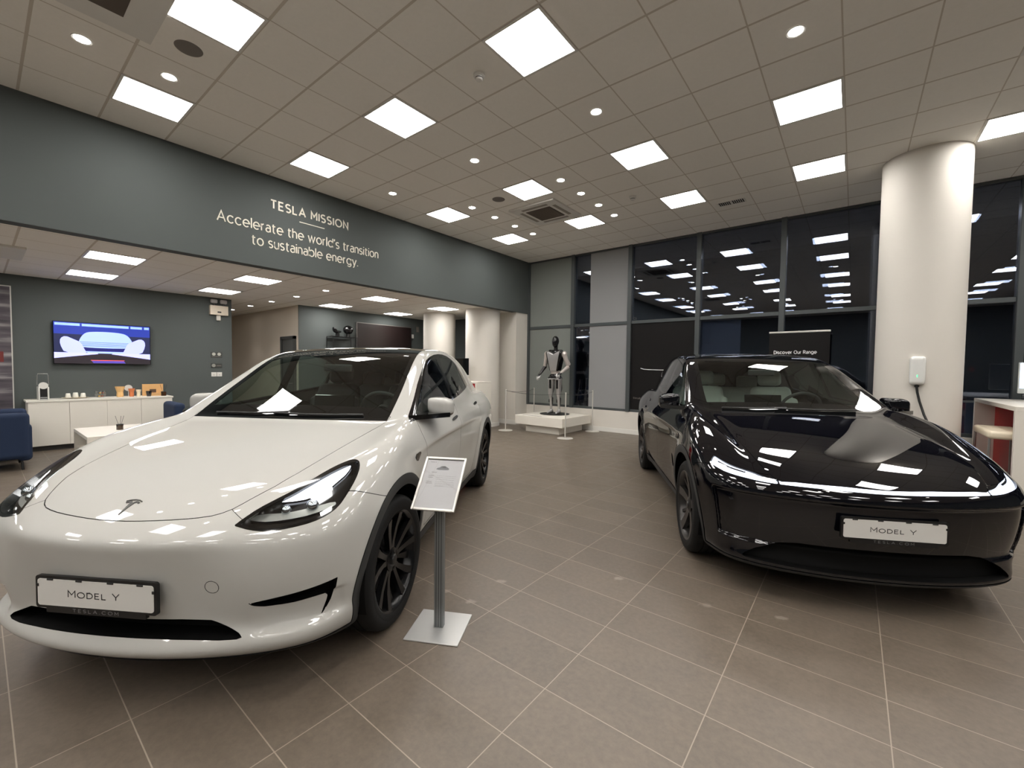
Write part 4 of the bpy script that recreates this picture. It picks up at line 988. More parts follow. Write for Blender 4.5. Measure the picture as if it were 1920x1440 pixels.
# ---- armchairs
M_navy = mat('navy_fabric', (20, 38, 66), .85, noise=.12, nscale=120, bump=.2)
def armchair(x, y, rz, lab):
    t = thing('armchair', lab, 'armchair', (x, y, 0), rz, 'navy armchairs')
    B = lambda nm, c, h, r: sdf_obj(nm, lambda p: rb_sdf(p, c, h, r), np.array(c)-np.array(h)-.03, np.array(c)+np.array(h)+.03, .022, M_navy, t)
    B('seat', (0, .04, .33), (.29, .33, .11), .05); B('armrest', (-.33, .0, .37), (.07, .38, .25), .055); B('armrest', (.33, .0, .37), (.07, .38, .25), .055); B('backrest', (0, .32, .46), (.38, .08, .31), .06)
    for sx in (-1, 1):
        for sy in (-1, 1): MB().tube([(sx*.30, sy*.30, .14), (sx*.31, sy*.33, 0)], .013, 10).build('leg', M_black, t)
    return t
armchair(-2.28, -.86, math.radians(-90), 'navy armchair nearest the camera at the left edge')
armchair(-3.14, -.84, math.radians(-90), 'navy armchair at left edge, just behind the nearest one')
armchair(-2.72, 1.60, math.radians(180-90+90), 'navy armchair half hidden behind the bonnet of the white car')
# ---- fittings on the television wall
t = thing('emergency_light', 'cream emergency light box with two grey lamp heads high on dark wall', 'emergency light', (-4.1, 2.40, 2.52))
MB().box((0, -.17, 0), (.09, .17, .20), bev=.006).build('light_box', mat('cream_plastic', (226, 214, 196), .45), t)
for sg in (-1, 1):
    hd = MB().box((.02, sg*.09-.065, .245), (.09, sg*.09+.065, .335), bev=.028, seg=4).build('lamp_head', mat('lamp_head_grey', (172, 170, 170), .3), t, smooth=True)
    MB().cyl((.05, sg*.09, .225), .022, .055, 16).build('lamp_neck', M_joint, hd)
MB().box((.01, -.04, -.12), (.05, .04, -.004), bev=.018, seg=4).build('sensor', mat('sensor_white', (214, 208, 200), .4), t, smooth=True)
MB().box((.09, -.035, .045), (.092, .035, .075)).build('badge', M_joint, t)
M_plated = mat('dark_sign', (58, 60, 58), .5)
t = thing('wall_sign', 'upper small dark wall sign with two pale round symbols', 'sign', (-4.1, 2.36, 1.60))
MB().box((0, -.105, 0), (.008, .105, .12), bev=.002).build('plate', M_plated, t)
for k in (-1, 1): MB().cyl((.009, k*.05, .075), .034, .003, 28, 'X').build('round_symbol', mat('symbol_pale', (186, 186, 176), .5), t)
MB().box((.008, -.09, .018), (.0095, .09, .026)).build('caption_line', M_greymesh, t)
t = thing('wall_sign', 'lower small dark wall sign with one round symbol and a caption bar', 'sign', (-4.1, 2.36, 1.38))
MB().box((0, -.105, 0), (.008, .105, .095), bev=.002).build('plate', M_plated, t)
MB().cyl((.009, -.055, .048), .036, .003, 28, 'X').build('round_symbol', mat('symbol_grey', (150, 150, 142), .5), t)
MB().box((.008, .0, .038), (.0095, .085, .052)).build('caption_line', M_greymesh, t)
for k, l in ((-1, 'left of two square white wall sockets below the dark signs'), (1, 'right of two square white wall sockets below the dark signs')):
    t = thing('wall_socket', l, 'socket', (-4.1, 2.36+k*.052, 1.19), group='white wall sockets')
    MB().box((0, -.048, 0), (.01, .048, .092), bev=.003).build('face_plate', M_whitepl, t); MB().box((.010, -.008, .03), (.0115, .008, .04)).build('socket_slot', M_greymesh, t)
# ---- lounge wall: shelf with two dark sculptures, dark display panel, switches
t = thing('wire_shelf', 'tall thin black wire shelf against the grey lounge wall', 'shelf', (-3.42, 4.91, 0))
w = MB()
for x in (-.15, .15):
    for y in (-.33, .33): w.box((x-.007, y-.007, 0), (x+.007, y+.007, 2.18))
w.build('shelf_posts', M_black, t)
for z in (.4, 1.0, 1.6, 2.18): MB().box((-.155, -.335, z), (.155, .335, z+.012)).build('shelf_board', M_black, t)
gm = MB()
for k in range(3):
    for j in range(12): gm.box((.148, -.33+.22*k+.01, 1.62+j*.045), (.152, -.33+.22*(k+1)-.01, 1.624+j*.045))
gm.build('wire_front', M_joint, t)
def sculpture(lab, y, full):
    t = thing('head_sculpture', lab, 'sculpture', (-3.42, y, 2.1925), group='dark sculptures on the wire shelf')
    MB().cyl((0, 0, .05), .05, .10, 20, r2=.045).build('sculpture_base', M_rb, t)
    if full: f_ = lambda p: smin(np.abs(ell_sdf(p, (0, 0, .185), (.10, .115, .10)))-.012, ell_sdf(p, (0, .02, .12), (.06, .09, .035)), .02)
    else: f_ = lambda p: smin(smax(np.abs(ell_sdf(p, (0, 0, .185), (.10, .115, .10)))-.012, (p[2]-.16)+(p[1]+.06)*1.3, .01), ell_sdf(p, (0, .0, .12), (.06, .10, .035)), .02)
    sdf_obj('helmet_form', f_, (-.15, -.18, .04), (.15, .18, .32), .013, M_rb, t)
    return t
sculpture('open black half-helmet sculpture on top of the wire shelf', 4.78, False)
sculpture('rounded black helmet sculpture on top of the wire shelf', 5.07, True)
t = thing('dark_display', 'large dark brown switched-off display on the grey lounge wall', 'display', (-3.6, 6.28, 1.75))
MB().box((.001, -.89, -.5), (.05, .89, .87), bev=.004).build('display_case', mat('pewter_edge', (120, 116, 112), .4, .5), t)
MB().box((.05, -.87, -.48), (.054, .89, .85)).build('display_screen', mat('brown_black_screen', (34, 25, 24), .3), t)
t = thing('wall_control', 'upper small grey wall control beside the first round column', 'control', (-3.6, 7.45, 2.5), group='wall controls')
MB().box((0, -.05, 0), (.02, .05, .16), bev=.004).build('control_plate', M_greymesh, t)
t = thing('wall_control', 'lower small white wall control beside the first round column', 'control', (-3.6, 7.26, 2.30), group='wall controls')
MB().box((0, -.035, 0), (.025, .035, .12), bev=.008).build('control_plate', M_whitepl, t)
# ---- desks behind the white car
t = thing('reception_desk', 'tall white desk with a red panel behind the white car', 'desk', (-.48, 6.1, 0))
MB().box((-.55, 0, 1.09), (.62, .5, 1.13), bev=.003, seg=1).build('desktop', M_lam, t)
MB().box((.57, 0, 0), (.62, .5, 1.09)).build('side_panel', M_lam, t); MB().box((-.55, 0, 0), (-.5, .5, 1.09)).build('side_panel', M_lam, t)
MB().box((-.5, .03, 0), (.57, .05, 1.09)).build('red_panel', M_red, t)
t = thing('desktop_monitor', 'black computer screen on the desk behind the white car', 'computer', (-.66, 6.36, 1.13), math.radians(0))
MB().box((-.29, -.012, .14), (.29, .012, .54), bev=.006).build('screen_panel', M_gloss_black, t)
MB().box((-.29, -.014, .115), (.29, .010, .14), bev=.003).build('screen_chin', M_whitepl, t); MB().box((-.1, -.08, 0), (.1, .1, .01)).box((-.05, .015, .01), (.05, .03, .2)).build('stand', M_steel, t)
t = thing('side_table', 'small white table with thin dark legs beyond rear of white car', 'table', (.25, 5.60, 0))
MB().box((-.10, 0, .77), (.30, .42, .80), bev=.01).build('tabletop', M_lam, t)
for x in (-.06, .26):
    for y in (.04, .38): MB().cyl((x, y, .385), .011, .77, 10).build('leg', M_joint, t)
o = MB().box((-2.62+1.75, GY-.03, 1.9), (-.62, GY-.022, 2.25)).build('notice_sheet', M_whitepl); tag(o, 'white notice sheet on the dark wall between the two columns', 'notice')
# ================================================================== CARS
WB = 2.89; WZ = .356; WR = .358
WHITE = dict(
    fa=.83, nose='old', mir=1.655,
    zc=[(-.4, .62), (-.2, .69), (0, .765), (.065, .797), (.15, .836), (.3, .888), (.5, .944), (.7, .99), (.95, 1.036), (1.25, 1.082), (1.6, 1.108), (2.5, 1.118), (3.5, 1.14), (4.2, 1.14), (4.6, 1.12), (4.85, 1.09), (5.2, 1.0)],
    c2=[(-.4, .0), (0, .0), (.3, .02), (.7, .035), (1.2, .03), (2.5, 0), (5.2, 0)],
    s0=[(-.2, .5), (.1, .30), (.18, .16), (.22, .085), (.255, .038), (.285, .022), (.315, .032), (.35, .056), (.39, .062), (.46, .052), (.54, .036), (.62, .020), (.68, .007), (.715, .001), (.74, .006), (.765, .030), (.81, .092), (.88, .21), (1.0, .45), (1.8, 2.2)],
    wp=[(-.4, .88), (0, .905), (.3, .925), (.6, .945), (.85, .957), (1.15, .952), (1.5, .938), (2.2, .94), (2.9, .948), (3.45, .958), (3.75, .96), (4.1, .95), (4.5, .915), (4.85, .87), (5.3, .8)],
    zt=[(-.3, -.3), (.1, -.13), (.2, -.085), (.3, -.052), (.45, -.022), (.6, -.006), (.72, 0), (.84, -.001), (.93, -.010), (1.02, -.046), (1.10, -.105), (1.25, -.21), (1.8, -.5)],
)
BLACK = dict(
    fa=.89, nose='new', mir=1.60,
    zc=[(-.4, .63), (-.2, .69), (0, .748), (.08, .776), (.15, .805), (.3, .862), (.5, .925), (.7, .978), (.95, 1.033), (1.25, 1.088), (1.6, 1.118), (2.5, 1.128), (3.5, 1.15), (4.2, 1.15), (4.6, 1.135), (4.85, 1.11), (5.2, 1.0)],
    c2=[(-.4, .0), (0, .0), (.3, .015), (.7, .03), (1.2, .03), (2.5, 0), (5.2, 0)],
    s0=[(-.2, .5), (.1, .26), (.17, .12), (.205, .06), (.235, .035), (.27, .04), (.32, .05), (.40, .035), (.50, .012), (.60, .0), (.68, .004), (.73, .022), (.765, .055), (.80, .105), (.88, .24), (1.0, .5), (1.8, 2.2)],
    wp=[(-.4, .885), (0, .91), (.3, .93), (.6, .948), (.9, .957), (1.2, .952), (1.55, .938), (2.2, .94), (2.9, .948), (3.45, .958), (3.8, .96), (4.1, .95), (4.5, .915), (4.85, .87), (5.3, .8)],
    zt=WHITE['zt'],
)
def car_sdf(p):
    zc, c2, s0, wp, zt = [cspline(p[k]) for k in ('zc', 'c2', 's0', 'wp', 'zt')]
    so = p['fa']-.83
    zr = cspline([(-.5, .02), (.2, .455), (.7, .755), (1.0, .935), (1.25, 1.092), (1.5, 1.24), (1.75, 1.385), (1.95, 1.498), (2.15, 1.577), (2.4, 1.622), (2.7, 1.642), (3.0, 1.634), (3.4, 1.585), (3.8, 1.495), (4.2, 1.370), (4.5, 1.255), (4.75, 1.15), (5.3, .9)])
    wg = cspline([(-.5, .70), (.8, .80), (1.2, .845), (1.6, .862), (2.2, .872), (2.8, .868), (3.3, .838), (3.8, .78), (4.2, .72), (4.6, .66), (5.3, .5)])
    sr = cspline([(-.2, 4.4), (.15, 4.60), (.3, 4.70), (.5, 4.745), (.7, 4.75), (.9, 4.735), (1.05, 4.70), (1.2, 4.62), (1.4, 4.4), (1.8, 3.8)])
    s0b = cspline([(-.2, .5), (.1, .30), (.18, .16), (.22, .085), (.255, .038), (.285, .022), (.315, .027), (.35, .044), (.40, .042), (.46, .026), (.54, .010), (.62, .002), (.68, .003), (.72, .012), (.76, .040), (.80, .085), (.88, .21), (1.0, .45), (1.8, 2.2)])
    W = [cspline([(x+so if x > .4 else x, v) for x, v in p[k]]) for k in ('wp',)][0]
    def f(s, y, z):
        ya = np.abs(y); y2 = y*y; t = s-so
        f1 = ya-(wp(s)+zt(z))
        # shallow scoop along the doors, fading at the wheels
        f1 = f1+.012*np.exp(-((z-.60)/.13)**2)*sstep(1.25+so, 1.7+so, s)*(1-sstep(2.9+so, 3.3+so, s))
        # wheel arch flares
        for c in (p['fa'], p['fa']+WB):
            r = np.sqrt((s-c)**2+(z-.395)**2); f1 = f1-.014*np.exp(-((r-.425)/.06)**2)*(z < 1.2)
        deck = z-(zc(s)-c2(s)*y2-.0)
        # fender crest and valley beside the hood
        crest = (.034 if p['nose'] == 'old' else .068)*np.exp(-((ya-(.87+.0*s))/.14)**2)*sstep(.15, .55, s)*(1-sstep(1.25, 1.8, s))
        deck = deck-crest
        if p['nose'] == 'new': deck = deck+.010*np.exp(-((ya-.66)/.05)**2)*sstep(.15, .5, s)*(1-sstep(1.0, 1.3, s))
        sb = s0(z)
        if p['nose'] == 'old': w_ = sstep(.30, .66, ya); sb = sb*(1-w_)+s0b(z)*w_
        f3 = sb+.25*y2+.11*y2*y2-s
        if p['nose'] == 'new':
            # front face set back between the outer blades
            m = (1-sstep(.872, .896, ya+(.66-z)*.15))*sstep(.345, .375, z)*(1-sstep(.652, .684, z))
            m2 = 0*z
        else:
            m2 = (1-sstep(.83, .90, ya))*sstep(.56, .68, ya)*sstep(.31, .35, z)*(1-sstep(.44, .465, z)); f3 = f3+.03*m2
        mm_ = m if p['nose'] == 'new' else 0
        f4 = s-(sr(z)+(p['fa']-.83)*1.0+(.04 if p['nose'] == 'new' else 0))+.12*y2+.16*y2*y2
        side = smax(f1, f3*.92, .26)+.022*mm_*(s < .8)
        side = smax(side, f4, .3)
        low = smax(side, deck, .07)
        low = smax(low, .185+.05*sstep(4.0, 4.7, s)-z, .05)
        q = sstep(1.7, 2.7, t); g1 = z-(zr(t-.02*y2)-(.01+.03*q)*y2-(.01+.05*q)*y2*y2); g1 = (g1-(.010*sstep(1.5, 2.4, t) if p['nose'] == 'new' else 0))*.86
        g2 = (ya-(wg(t)+.010-(z-1.09)*.40))*.92
        gh = smax(g1, g2, .085)
        gh = smax(gh, t-4.62, .05); gh = smax(gh, .9-z, .05)
        return smin(low, gh, .045)
    return f
def find_surface(f, p, d, n=60, L=1.2):
    """march from p along d to the surface"""
    p = np.array(p, float); d = np.array(d, float); d /= np.linalg.norm(d); a = 0.; st = L/n
    F = lambda t: float(f(*[np.array([q]) for q in p+d*t])[0])
    while a < L and F(a) > 0: a += st
    b = a; a = a-st
    for _ in range(30):
        m = (a+b)/2
        if F(m) > 0: a = m
        else: b = m
    return p+d*b
def surf_normal(f, p, e=.003):
    g = np.array([(float(f(*[np.array([q]) for q in p+np.eye(3)[i]*e])[0])-float(f(*[np.array([q]) for q in p-np.eye(3)[i]*e])[0])) for i in range(3)]); return g/np.linalg.norm(g)

def make_wheel(kind, parent, x, side, name='wheel', steer=0.):
    """wheel with its axle along local y, outer face towards side"""
    w = bpy.data.objects.new(name, None); C.objects.link(w); w.parent = parent
    w.location = (x, side*.82, WZ); w.rotation_euler = (0, 0, (0 if side > 0 else math.pi)+steer)
    R = WR
    MB().lathe([(.262, -.118), (.30, -.128), (.335, -.122), (.352, -.105), (R, -.085), (R, -.05), (R-.007, -.048), (R-.007, -.04), (R, -.038), (R, -.005), (R-.007, -.003), (R-.007, .005), (R, .007), (R, .04), (R-.007, .042), (R-.007, .05), (R, .052), (R, .085), (.352, .105), (.335, .122), (.312, .1275), (.309, .1265), (.300, .128), (.287, .1265), (.270, .118)], 96, axis='Y').build('tyre', M_tyre, w, smooth=True, angle=35)
    rm = MB()
    rm.lathe([(.262, -.118), (.25, -.10), (.235, .02), (.245, .085), (.252, .10), (.262, .112), (.268, .119), (.262, .121), (.254, .116), (.243, .10), (.232, .06)], 96, axis='Y')
    paint = mat('black_alloy', (24, 24, 25), .22, .4) if kind == 'white' else mat('grey_alloy', (66, 64, 63), .28, .7)
    def spoke(ang, pts, y_of, th=.03):
        c, s = math.cos(ang), math.sin(ang); A, B = [], []
        for r, t in pts:
            X, Z = r*c-t*s, r*s+t*c; yy = y_of(r)
            A.append(rm.bm.verts.new((X, yy, Z))); B.append(rm.bm.verts.new((X, yy-th, Z)))
        n = len(pts); h = n//2
        for i in range(h-1):
            rm.bm.faces.new((A[i], A[i+1], A[n-2-i], A[n-1-i])); rm.bm.faces.new((B[i], B[n-1-i], B[n-2-i], B[i+1]))
        for i in range(n):
            j = (i+1) % n; rm.bm.faces.new((A[i], B[i], B[j], A[j]))
    dish = lambda r: .085+.028*((r-.05)/.2)**2 if r > .05 else .085
    if kind == 'white':
        for k in range(5):
            a0 = 2*math.pi*k/5+.3
            for sg in (-1, 1):
                spoke(a0+sg*.20, [(.03, -.016), (.10, -.013), (.17, -.017+sg*.008), (.252, -.028+sg*.018), (.252, .014+sg*.018), (.17, .014+sg*.006), (.10, .014), (.03, .016)], dish)
            spoke(a0+math.pi/5, [(.05, -.010), (.13, -.010), (.20, -.016), (.25, -.024), (.25, .024), (.20, .016), (.13, .010), (.05, .010)], lambda r: dish(r)-.028, .02)
    else:
        for k in range(5):
            a0 = 2*math.pi*k/5+.3
            spoke(a0, [(.03, -.026), (.09, -.030), (.17, -.040), (.253, -.056), (.253, .02), (.17, .026), (.09, .028), (.03, .026)], dish)
            spoke(a0+.46, [(.05, -.012), (.12, -.011), (.19, -.013), (.25, -.016), (.25, .012), (.19, .011), (.12, .011), (.05, .012)], lambda r: dish(r)-.02, .02)
    rm.lathe([(0, .099), (.034, .099), (.040, .094), (.062, .088), (.064, .05), (.0, .05)], 48, axis='Y')
    ro = rm.build('rim', paint, w, smooth=True, angle=35); ro.scale = (1.03, 1, 1.03)
    MB().lathe([(0, .104), (.026, .1035), (.029, .099)], 32, axis='Y').build('hub_cap', mat('hub_cap_dark', (38, 38, 40), .3, .4), w, smooth=True)
    b = MB().lathe([(.05, .0), (.17, .0), (.17, .02), (.05, .02)], 48, axis='Y', close=True).build('brake_disc', mat('brake_steel', (70, 70, 70), .4, .8), w, smooth=True)
    return w
def seat(parent, s, y, m, fa, wide=.50, name='front_seat', zb=.0):
    f = lambda X, Y, Z: 0
    def rb(x, y_, z, c, h, r, rot=0.):
        ca, sa = math.cos(rot), math.sin(rot); X, Y, Z = x-c[0], y_-c[1], z-c[2]
        X, Z = X*ca+Z*sa, -X*sa+Z*ca
        q = [np.abs(X)-h[0]+r, np.abs(Y)-h[1]+r, np.abs(Z)-h[2]+r]
        return np.sqrt(sum(np.maximum(a, 0)**2 for a in q))+np.minimum(np.maximum(np.maximum(q[0], q[1]), q[2]), 0)-r
    w = wide/2
    def F(x, y_, z):
        cush = rb(x, y_, z, (s, y, .50+zb), (.25, w, .075), .06, .10)
        taper = 1+.55*np.maximum(z-.85-zb, 0)
        back = rb(x, y+(y_-y)*taper, z, (s+.30, y, .84+zb), (.065, w-.01, .31), .06, -.28)
        # side bolsters
        bol = smin(rb(x, y_, z, (s+.235, y-w+.05, .80+zb), (.06, .045, .22), .04, -.28), rb(x, y_, z, (s+.235, y+w-.05, .80+zb), (.06, .045, .22), .04, -.28), .02)
        d = smin(smin(cush, back, .05), bol, .05)
        return d
    bx = ((s-.3, y-w-.04, .38+zb), (s+.5, y+w+.04, 1.20+zb))
    ms = surface_net(F, bx[0], bx[1], .02)
    o = car_obj(name, ms, m, parent, fa)
    def H(x, y_, z): return rb(x, y_, z, (s+.42, y, 1.235+zb), (.05, .125, .085), .048, -.12)
    car_obj('headrest', surface_net(H, (s+.3, y-.17, 1.10+zb), (s+.55, y+.17, 1.36+zb), .016), m, o, fa)
    return o
def car_obj(name, mesh, m, parent, fa):
    P, N, T = mesh
    P2 = np.stack([fa-P[:, 0], P[:, 1], P[:, 2]], 1); N2 = np.stack([-N[:, 0], N[:, 1], N[:, 2]], 1)
    return shell_obj(name, (P2, N2, T[:, ::-1]), m, parent)
def make_car(kind, p, name, label, loc, rz, paint, seat_m):
    fa = p['fa']; so = fa-.83; f = car_sdf(p)
    root = thing(name, label, 'car', loc, rz)
    O = lambda nm, ms, m, par=root: car_obj(nm, ms, m, par, fa)
    mesh = surface_net(f, (-.10, -1.04, .12), (4.92, 1.04, 1.70), .02)
    mesh = refine(mesh, lambda P: P[:, 0] < 1.35+so, f)
    P0 = lambda ms: (ms[0][:, 0], ms[0][:, 1], ms[0][:, 2])
    both = lambda g1, g2: np.maximum(g1, g2)
    gaps = []
    def take(ms, g, gap=0.0):
        """cut region g<0 out of ms with an optional dark gap of half width `gap`"""
        a, b = clip(ms, g(*P0(ms))+gap)
        if gap > 0:
            st, b = clip(b, g(*P0(b))-gap)
            gaps.append(st)
        return a, b
    # wheel openings
    for c in (fa, fa+WB):
        _, mesh = take(mesh, lambda s, y, z: both(np.sqrt((s-c)**2+(z-.385)**2)-.392, .56-np.abs(y)))
    # arch cladding rings and sills
    clad = []
    for c in (fa, fa+WB):
        a, mesh = take(mesh, lambda s, y, z: both(both(np.sqrt((s-c)**2+(z-.40)**2)-.440, .70-np.abs(y)), .0-z))
        clad.append(a)
    # side glass
    dlo = rounded([(1.235, 1.076), (1.30, 1.100), (1.516, 1.222), (1.74, 1.350), (1.947, 1.458), (2.141, 1.527), (2.448, 1.572), (2.764, 1.573), (3.05, 1.522), (3.322, 1.415), (3.47, 1.318), (3.50, 1.262), (3.42, 1.232), (3.158, 1.210), (2.782, 1.176), (2.395, 1.148), (2.0, 1.123), (1.6, 1.099)], 1)
    dlo = [(a+so, b+(.008 if p['nose'] == 'new' else 0)) for a, b in dlo]
    ring, mesh = take(mesh, lambda s, y, z: both(sd_poly(dlo, s, z), .45-np.abs(y)))
    inset = lambda pts, d: [(a+so, b) for a, b in pts]
    def pane(lo, hi):
        def g(s, y, z):
            return both(both(sd_poly(dlo, s, z)+.024, (lo+so+.12*(z-1.1))-s), s-(hi+so+.12*(z-1.1)))
        return g
    wins = {}
    for nm, lo, hi in (('front', 1.22, 2.34), ('rear', 2.44, 3.10), ('quarter', 3.14, 3.8)):
        wins[nm], ring = take(ring, pane(lo, hi))
    # glass roof with windscreen
    yg = cspline([(.9, .70), (1.2, .70), (1.35, .695), (1.55, .682), (1.74, .662), (2.05, .628), (2.3, .600), (3.0, .58), (3.6, .56), (4.3, .52), (4.6, .50)])
    top, mesh = take(mesh, lambda s, y, z: both(both(np.abs(y)-yg(s-so), s-so-4.42), both(1.085-z, 1.10-(s-so))))
    wsreg, roof = take(top, lambda s, y, z: (s-so)-2.10-.08*y*y)
    wsin, wsfrit = take(wsreg, lambda s, y, z: both(both(np.abs(y)-yg(s-so)+.040, 1.375-(s-so)), (s-so)-2.03-.08*y*y))
    # hood
    if p['nose'] == 'old':
        hp = [(.085, 0), (.086, .06), (.0905, .12), (.0975, .18), (.107, .244), (.119, .305), (.131, .350), (.146, .393), (.165, .425), (.190, .453), (.222, .475), (.28, .508), (.342, .541), (.463, .577), (.58, .600), (.7, .620), (.95, .655), (1.2, .69), (1.42, .73)]
    else:
        hp = [(.062, 0), (.064, .06), (.068, .12), (.075, .18), (.084, .25), (.095, .32), (.109, .40), (.124, .48), (.136, .538), (.150, .558, 0), (.20, .588), (.28, .612), (.37, .628), (.55, .646), (.77, .662), (1.0, .670), (1.25, .677), (1.42, .70)]
    hp = [(a+(so if a > .5 else 0),)+tuple(b) for a, *b in hp]
    hood_poly = [(h[0], h[1]) for h in hp]+[(1.7+so, .76), (1.7+so, -.76)]+[(h[0], -h[1]) for h in hp[::-1]]
    hood, mesh = take(mesh, lambda s, y, z: both(sd_poly(hood_poly, s, y), both(.70-z, s-so-1.30)), .0018)
    parts = {}
    # doors
    fd = [(1.36, 1.13), (1.33, 1.0), (1.38, .8), (1.42, .5), (1.44, .325), (2.39, .325), (2.40, 1.16)]
    rd = [(2.40, 1.18), (2.39, .325), (3.02, .325), (3.10, .45), (3.26, .72), (3.40, .88), (3.46, 1.25)]
    for sgn, sd in ((1, 'left'), (-1, 'right')):
        for nm, poly in (('front', fd), ('rear', rd)):
            pp = [(a+so, b) for a, b in poly]
            parts[nm, sgn], mesh = take(mesh, lambda s, y, z: both(sd_poly(pp, s, z), .6-y*sgn), .002)
    # headlamps
    lamps = {}
    if p['nose'] == 'old':
        hl = rounded([(.636, .783, 0), (.708, .765), (.788, .756), (.901, .760), (1.023, .770), (1.112, .785), (1.19, .808), (1.265, .848), (1.353, .898), (1.412, .940), (1.425, .966), (1.385, .968), (1.307, .955), (1.197, .933), (1.063, .901), (.968, .877), (.865, .854), (.764, .829), (.684, .802)], 1)
        for sgn in (1, -1):
            lamps[sgn], mesh = take(mesh, lambda s, y, z: both(sd_poly(hl, s+np.abs(y), z), both(-y*sgn, s-1.0)))
    else:
        # thin light bar across the nose, widening into the outer lamps
        zb = cspline([(-.1, .7515), (0, .7515), (.3, .755), (.65, .758), (.83, .767), (.9, .775), (1.09, .793), (1.19, .808), (1.28, .825), (1.4, .85)])
        wd = cspline([(-.1, .0095), (0, .0095), (.3, .009), (.65, .0095), (.8, .013), (.9, .0175), (1.09, .021), (1.3, .023), (1.5, .023)])
        def A(s, y): return s+np.abs(y)-.10*np.exp(-(y/.2)**2)
        for sgn in (1, -1):
            lamps[sgn], mesh = take(mesh, lambda s, y, z: both(both(np.abs(z-zb(A(s, y)))-wd(A(s, y)), s-.75), both(.560-y*sgn, A(s, y)-1.30)), .0)
        lamps[0], mesh = take(mesh, lambda s, y, z: both(both(np.abs(z-zb(A(s, y)))-wd(A(s, y)), s-.75), np.abs(y)-.552), .0)
    # front bumper with its openings
    zl = cspline([(0, .9), (.5, .9), (.60, .86), (.68, .80), (.9, .80), (1.15, .845), (1.25, .858), (1.40, .835), (1.55, .79), (2.2, .70)] if p['nose'] == 'old' else [(0, .9), (.4, .86), (.6, .80), (.8, .79), (1.1, .80), (1.3, .80), (1.45, .78), (1.6, .74), (2.2, .70)])
    cav = []
    def slot(ms, g, depth, d=None):
        r, rest = take(ms, g)
        inner = moved(r, -depth) if d is None else moved(r, d)
        w = rim_walls(r, inner); cav.append(joined(inner, w)); return rest
    if p['nose'] == 'old':
        gr = rounded([(-.41, .402), (0, .406), (.41, .402), (.46, .380), (.555, .326), (.525, .318), (.3, .330), (0, .334), (-.3, .330), (-.525, .322), (-.57, .335), (-.46, .380)], 1)
        mesh = slot(mesh, lambda s, y, z: both(sd_poly(gr, y, z), s-.45), 0, (.10, 0, .0))
        fg = rounded([(.685, .466, 0), (.80, .478), (.93, .488), (1.165, .508, 0), (1.155, .450), (1.132, .385), (1.072, .332, 0), (1.108, .392), (1.118, .438), (1.05, .437), (.89, .426), (.79, .434), (.73, .449)], 1)
        for sgn in (1, -1):
            mesh = slot(mesh, lambda s, y, z: both(sd_poly(fg, s+np.abs(y), z), both(-y*sgn, s-.5)), .035)
        tow = [(.447+.027*math.cos(t), .548+.027*math.sin(t)) for t in np.linspace(0, 2*math.pi, 28)[:-1]]
        tw, mesh = take(mesh, lambda s, y, z: both(sd_poly(tow, y, z), s-.5), .0012)
    else:
        gr = rounded([(-.50, .392), (-.3, .396), (0, .400), (.3, .396), (.50, .392), (.64, .335), (.735, .262), (.72, .246), (-.72, .246), (-.735, .262), (-.64, .335)], 1)
        mesh = slot(mesh, lambda s, y, z: both(sd_poly(gr, y, z), s-.6), 0, (.06, 0, 0))
    lowclad, mesh = take(mesh, lambda s, y, z: z-np.where(s < fa, .232 if p['nose'] == 'old' else .226, .30))
    clad.append(lowclad)
    bump, mesh = take(mesh, lambda s, y, z: both(z-zl(s+np.abs(y)), s-fa), .0016)
    # little camera housing behind the front wheel arch
    cam_poly = [(1.07+so, .897), (1.225+so, .902), (1.18+so, .87), (1.125+so, .846)]
    for sgn in (1, -1):
        cm, mesh = take(mesh, lambda s, y, z: both(sd_poly(rounded(cam_poly, 1), s, z), .6-y*sgn))
        O('side_camera', moved(cm, .003), M_trim)
    # ---- link the pieces
    O('body', mesh, paint); O('hood', hood, paint)
    bo = O('front_bumper', bump, paint)
    if p['nose'] == 'old': O('tow_hook_cover', tw, paint, bo)
    O('bumper_openings', joined(*cav), M_cavity, bo)
    O('wheel_arch_cladding', joined(*[moved(c, .004) for c in clad]), M_clad)
    O('panel_gaps', joined(*[moved(g, -.006) for g in gaps]), M_gap)
    hg = []
    for sgn in (1, -1):
        for nm in ('front', 'rear'):
            d = parts[nm, sgn]
            # flush handle
            hs = (2.25 if nm == 'front' else 3.32)+so
            hz = .990 if nm == 'front' else 1.035
            hpoly = rounded([(hs-.11, hz-.012), (hs+.10, hz+.004), (hs+.10, hz+.028), (hs-.11, hz+.012)], 1)
            h_, d = take(d, lambda s, y, z: sd_poly(hpoly, s, z))
            do = O(nm+'_door', d, paint); O('door_handle', moved(h_, .004), M_trim if kind == 'white' else paint, do)
            w_, wins[nm+'r'] = clip(wins[nm], -sgn*wins[nm][0][:, 1])
            O('window', w_, M_sidegl, do)
        q_, _ = clip(wins['quarter'], -sgn*wins['quarter'][0][:, 1]); O('quarter_window', q_, M_sidegl)
    O('window_trim', thick(ring, .012), M_trim)
    O('windscreen', wsin, M_wsgl); O('windscreen_border', thick(wsfrit, .006), M_roofgl); O('glass_roof', thick(roof, .02), M_roofgl)
    lin_, _ = clip(mesh, 1.08-mesh[0][:, 2]); lin_, _ = clip(lin_, lin_[0][:, 0]-4.3-so); O('pillar_lining', flipped(moved(lin_, -.022)), M_lining)
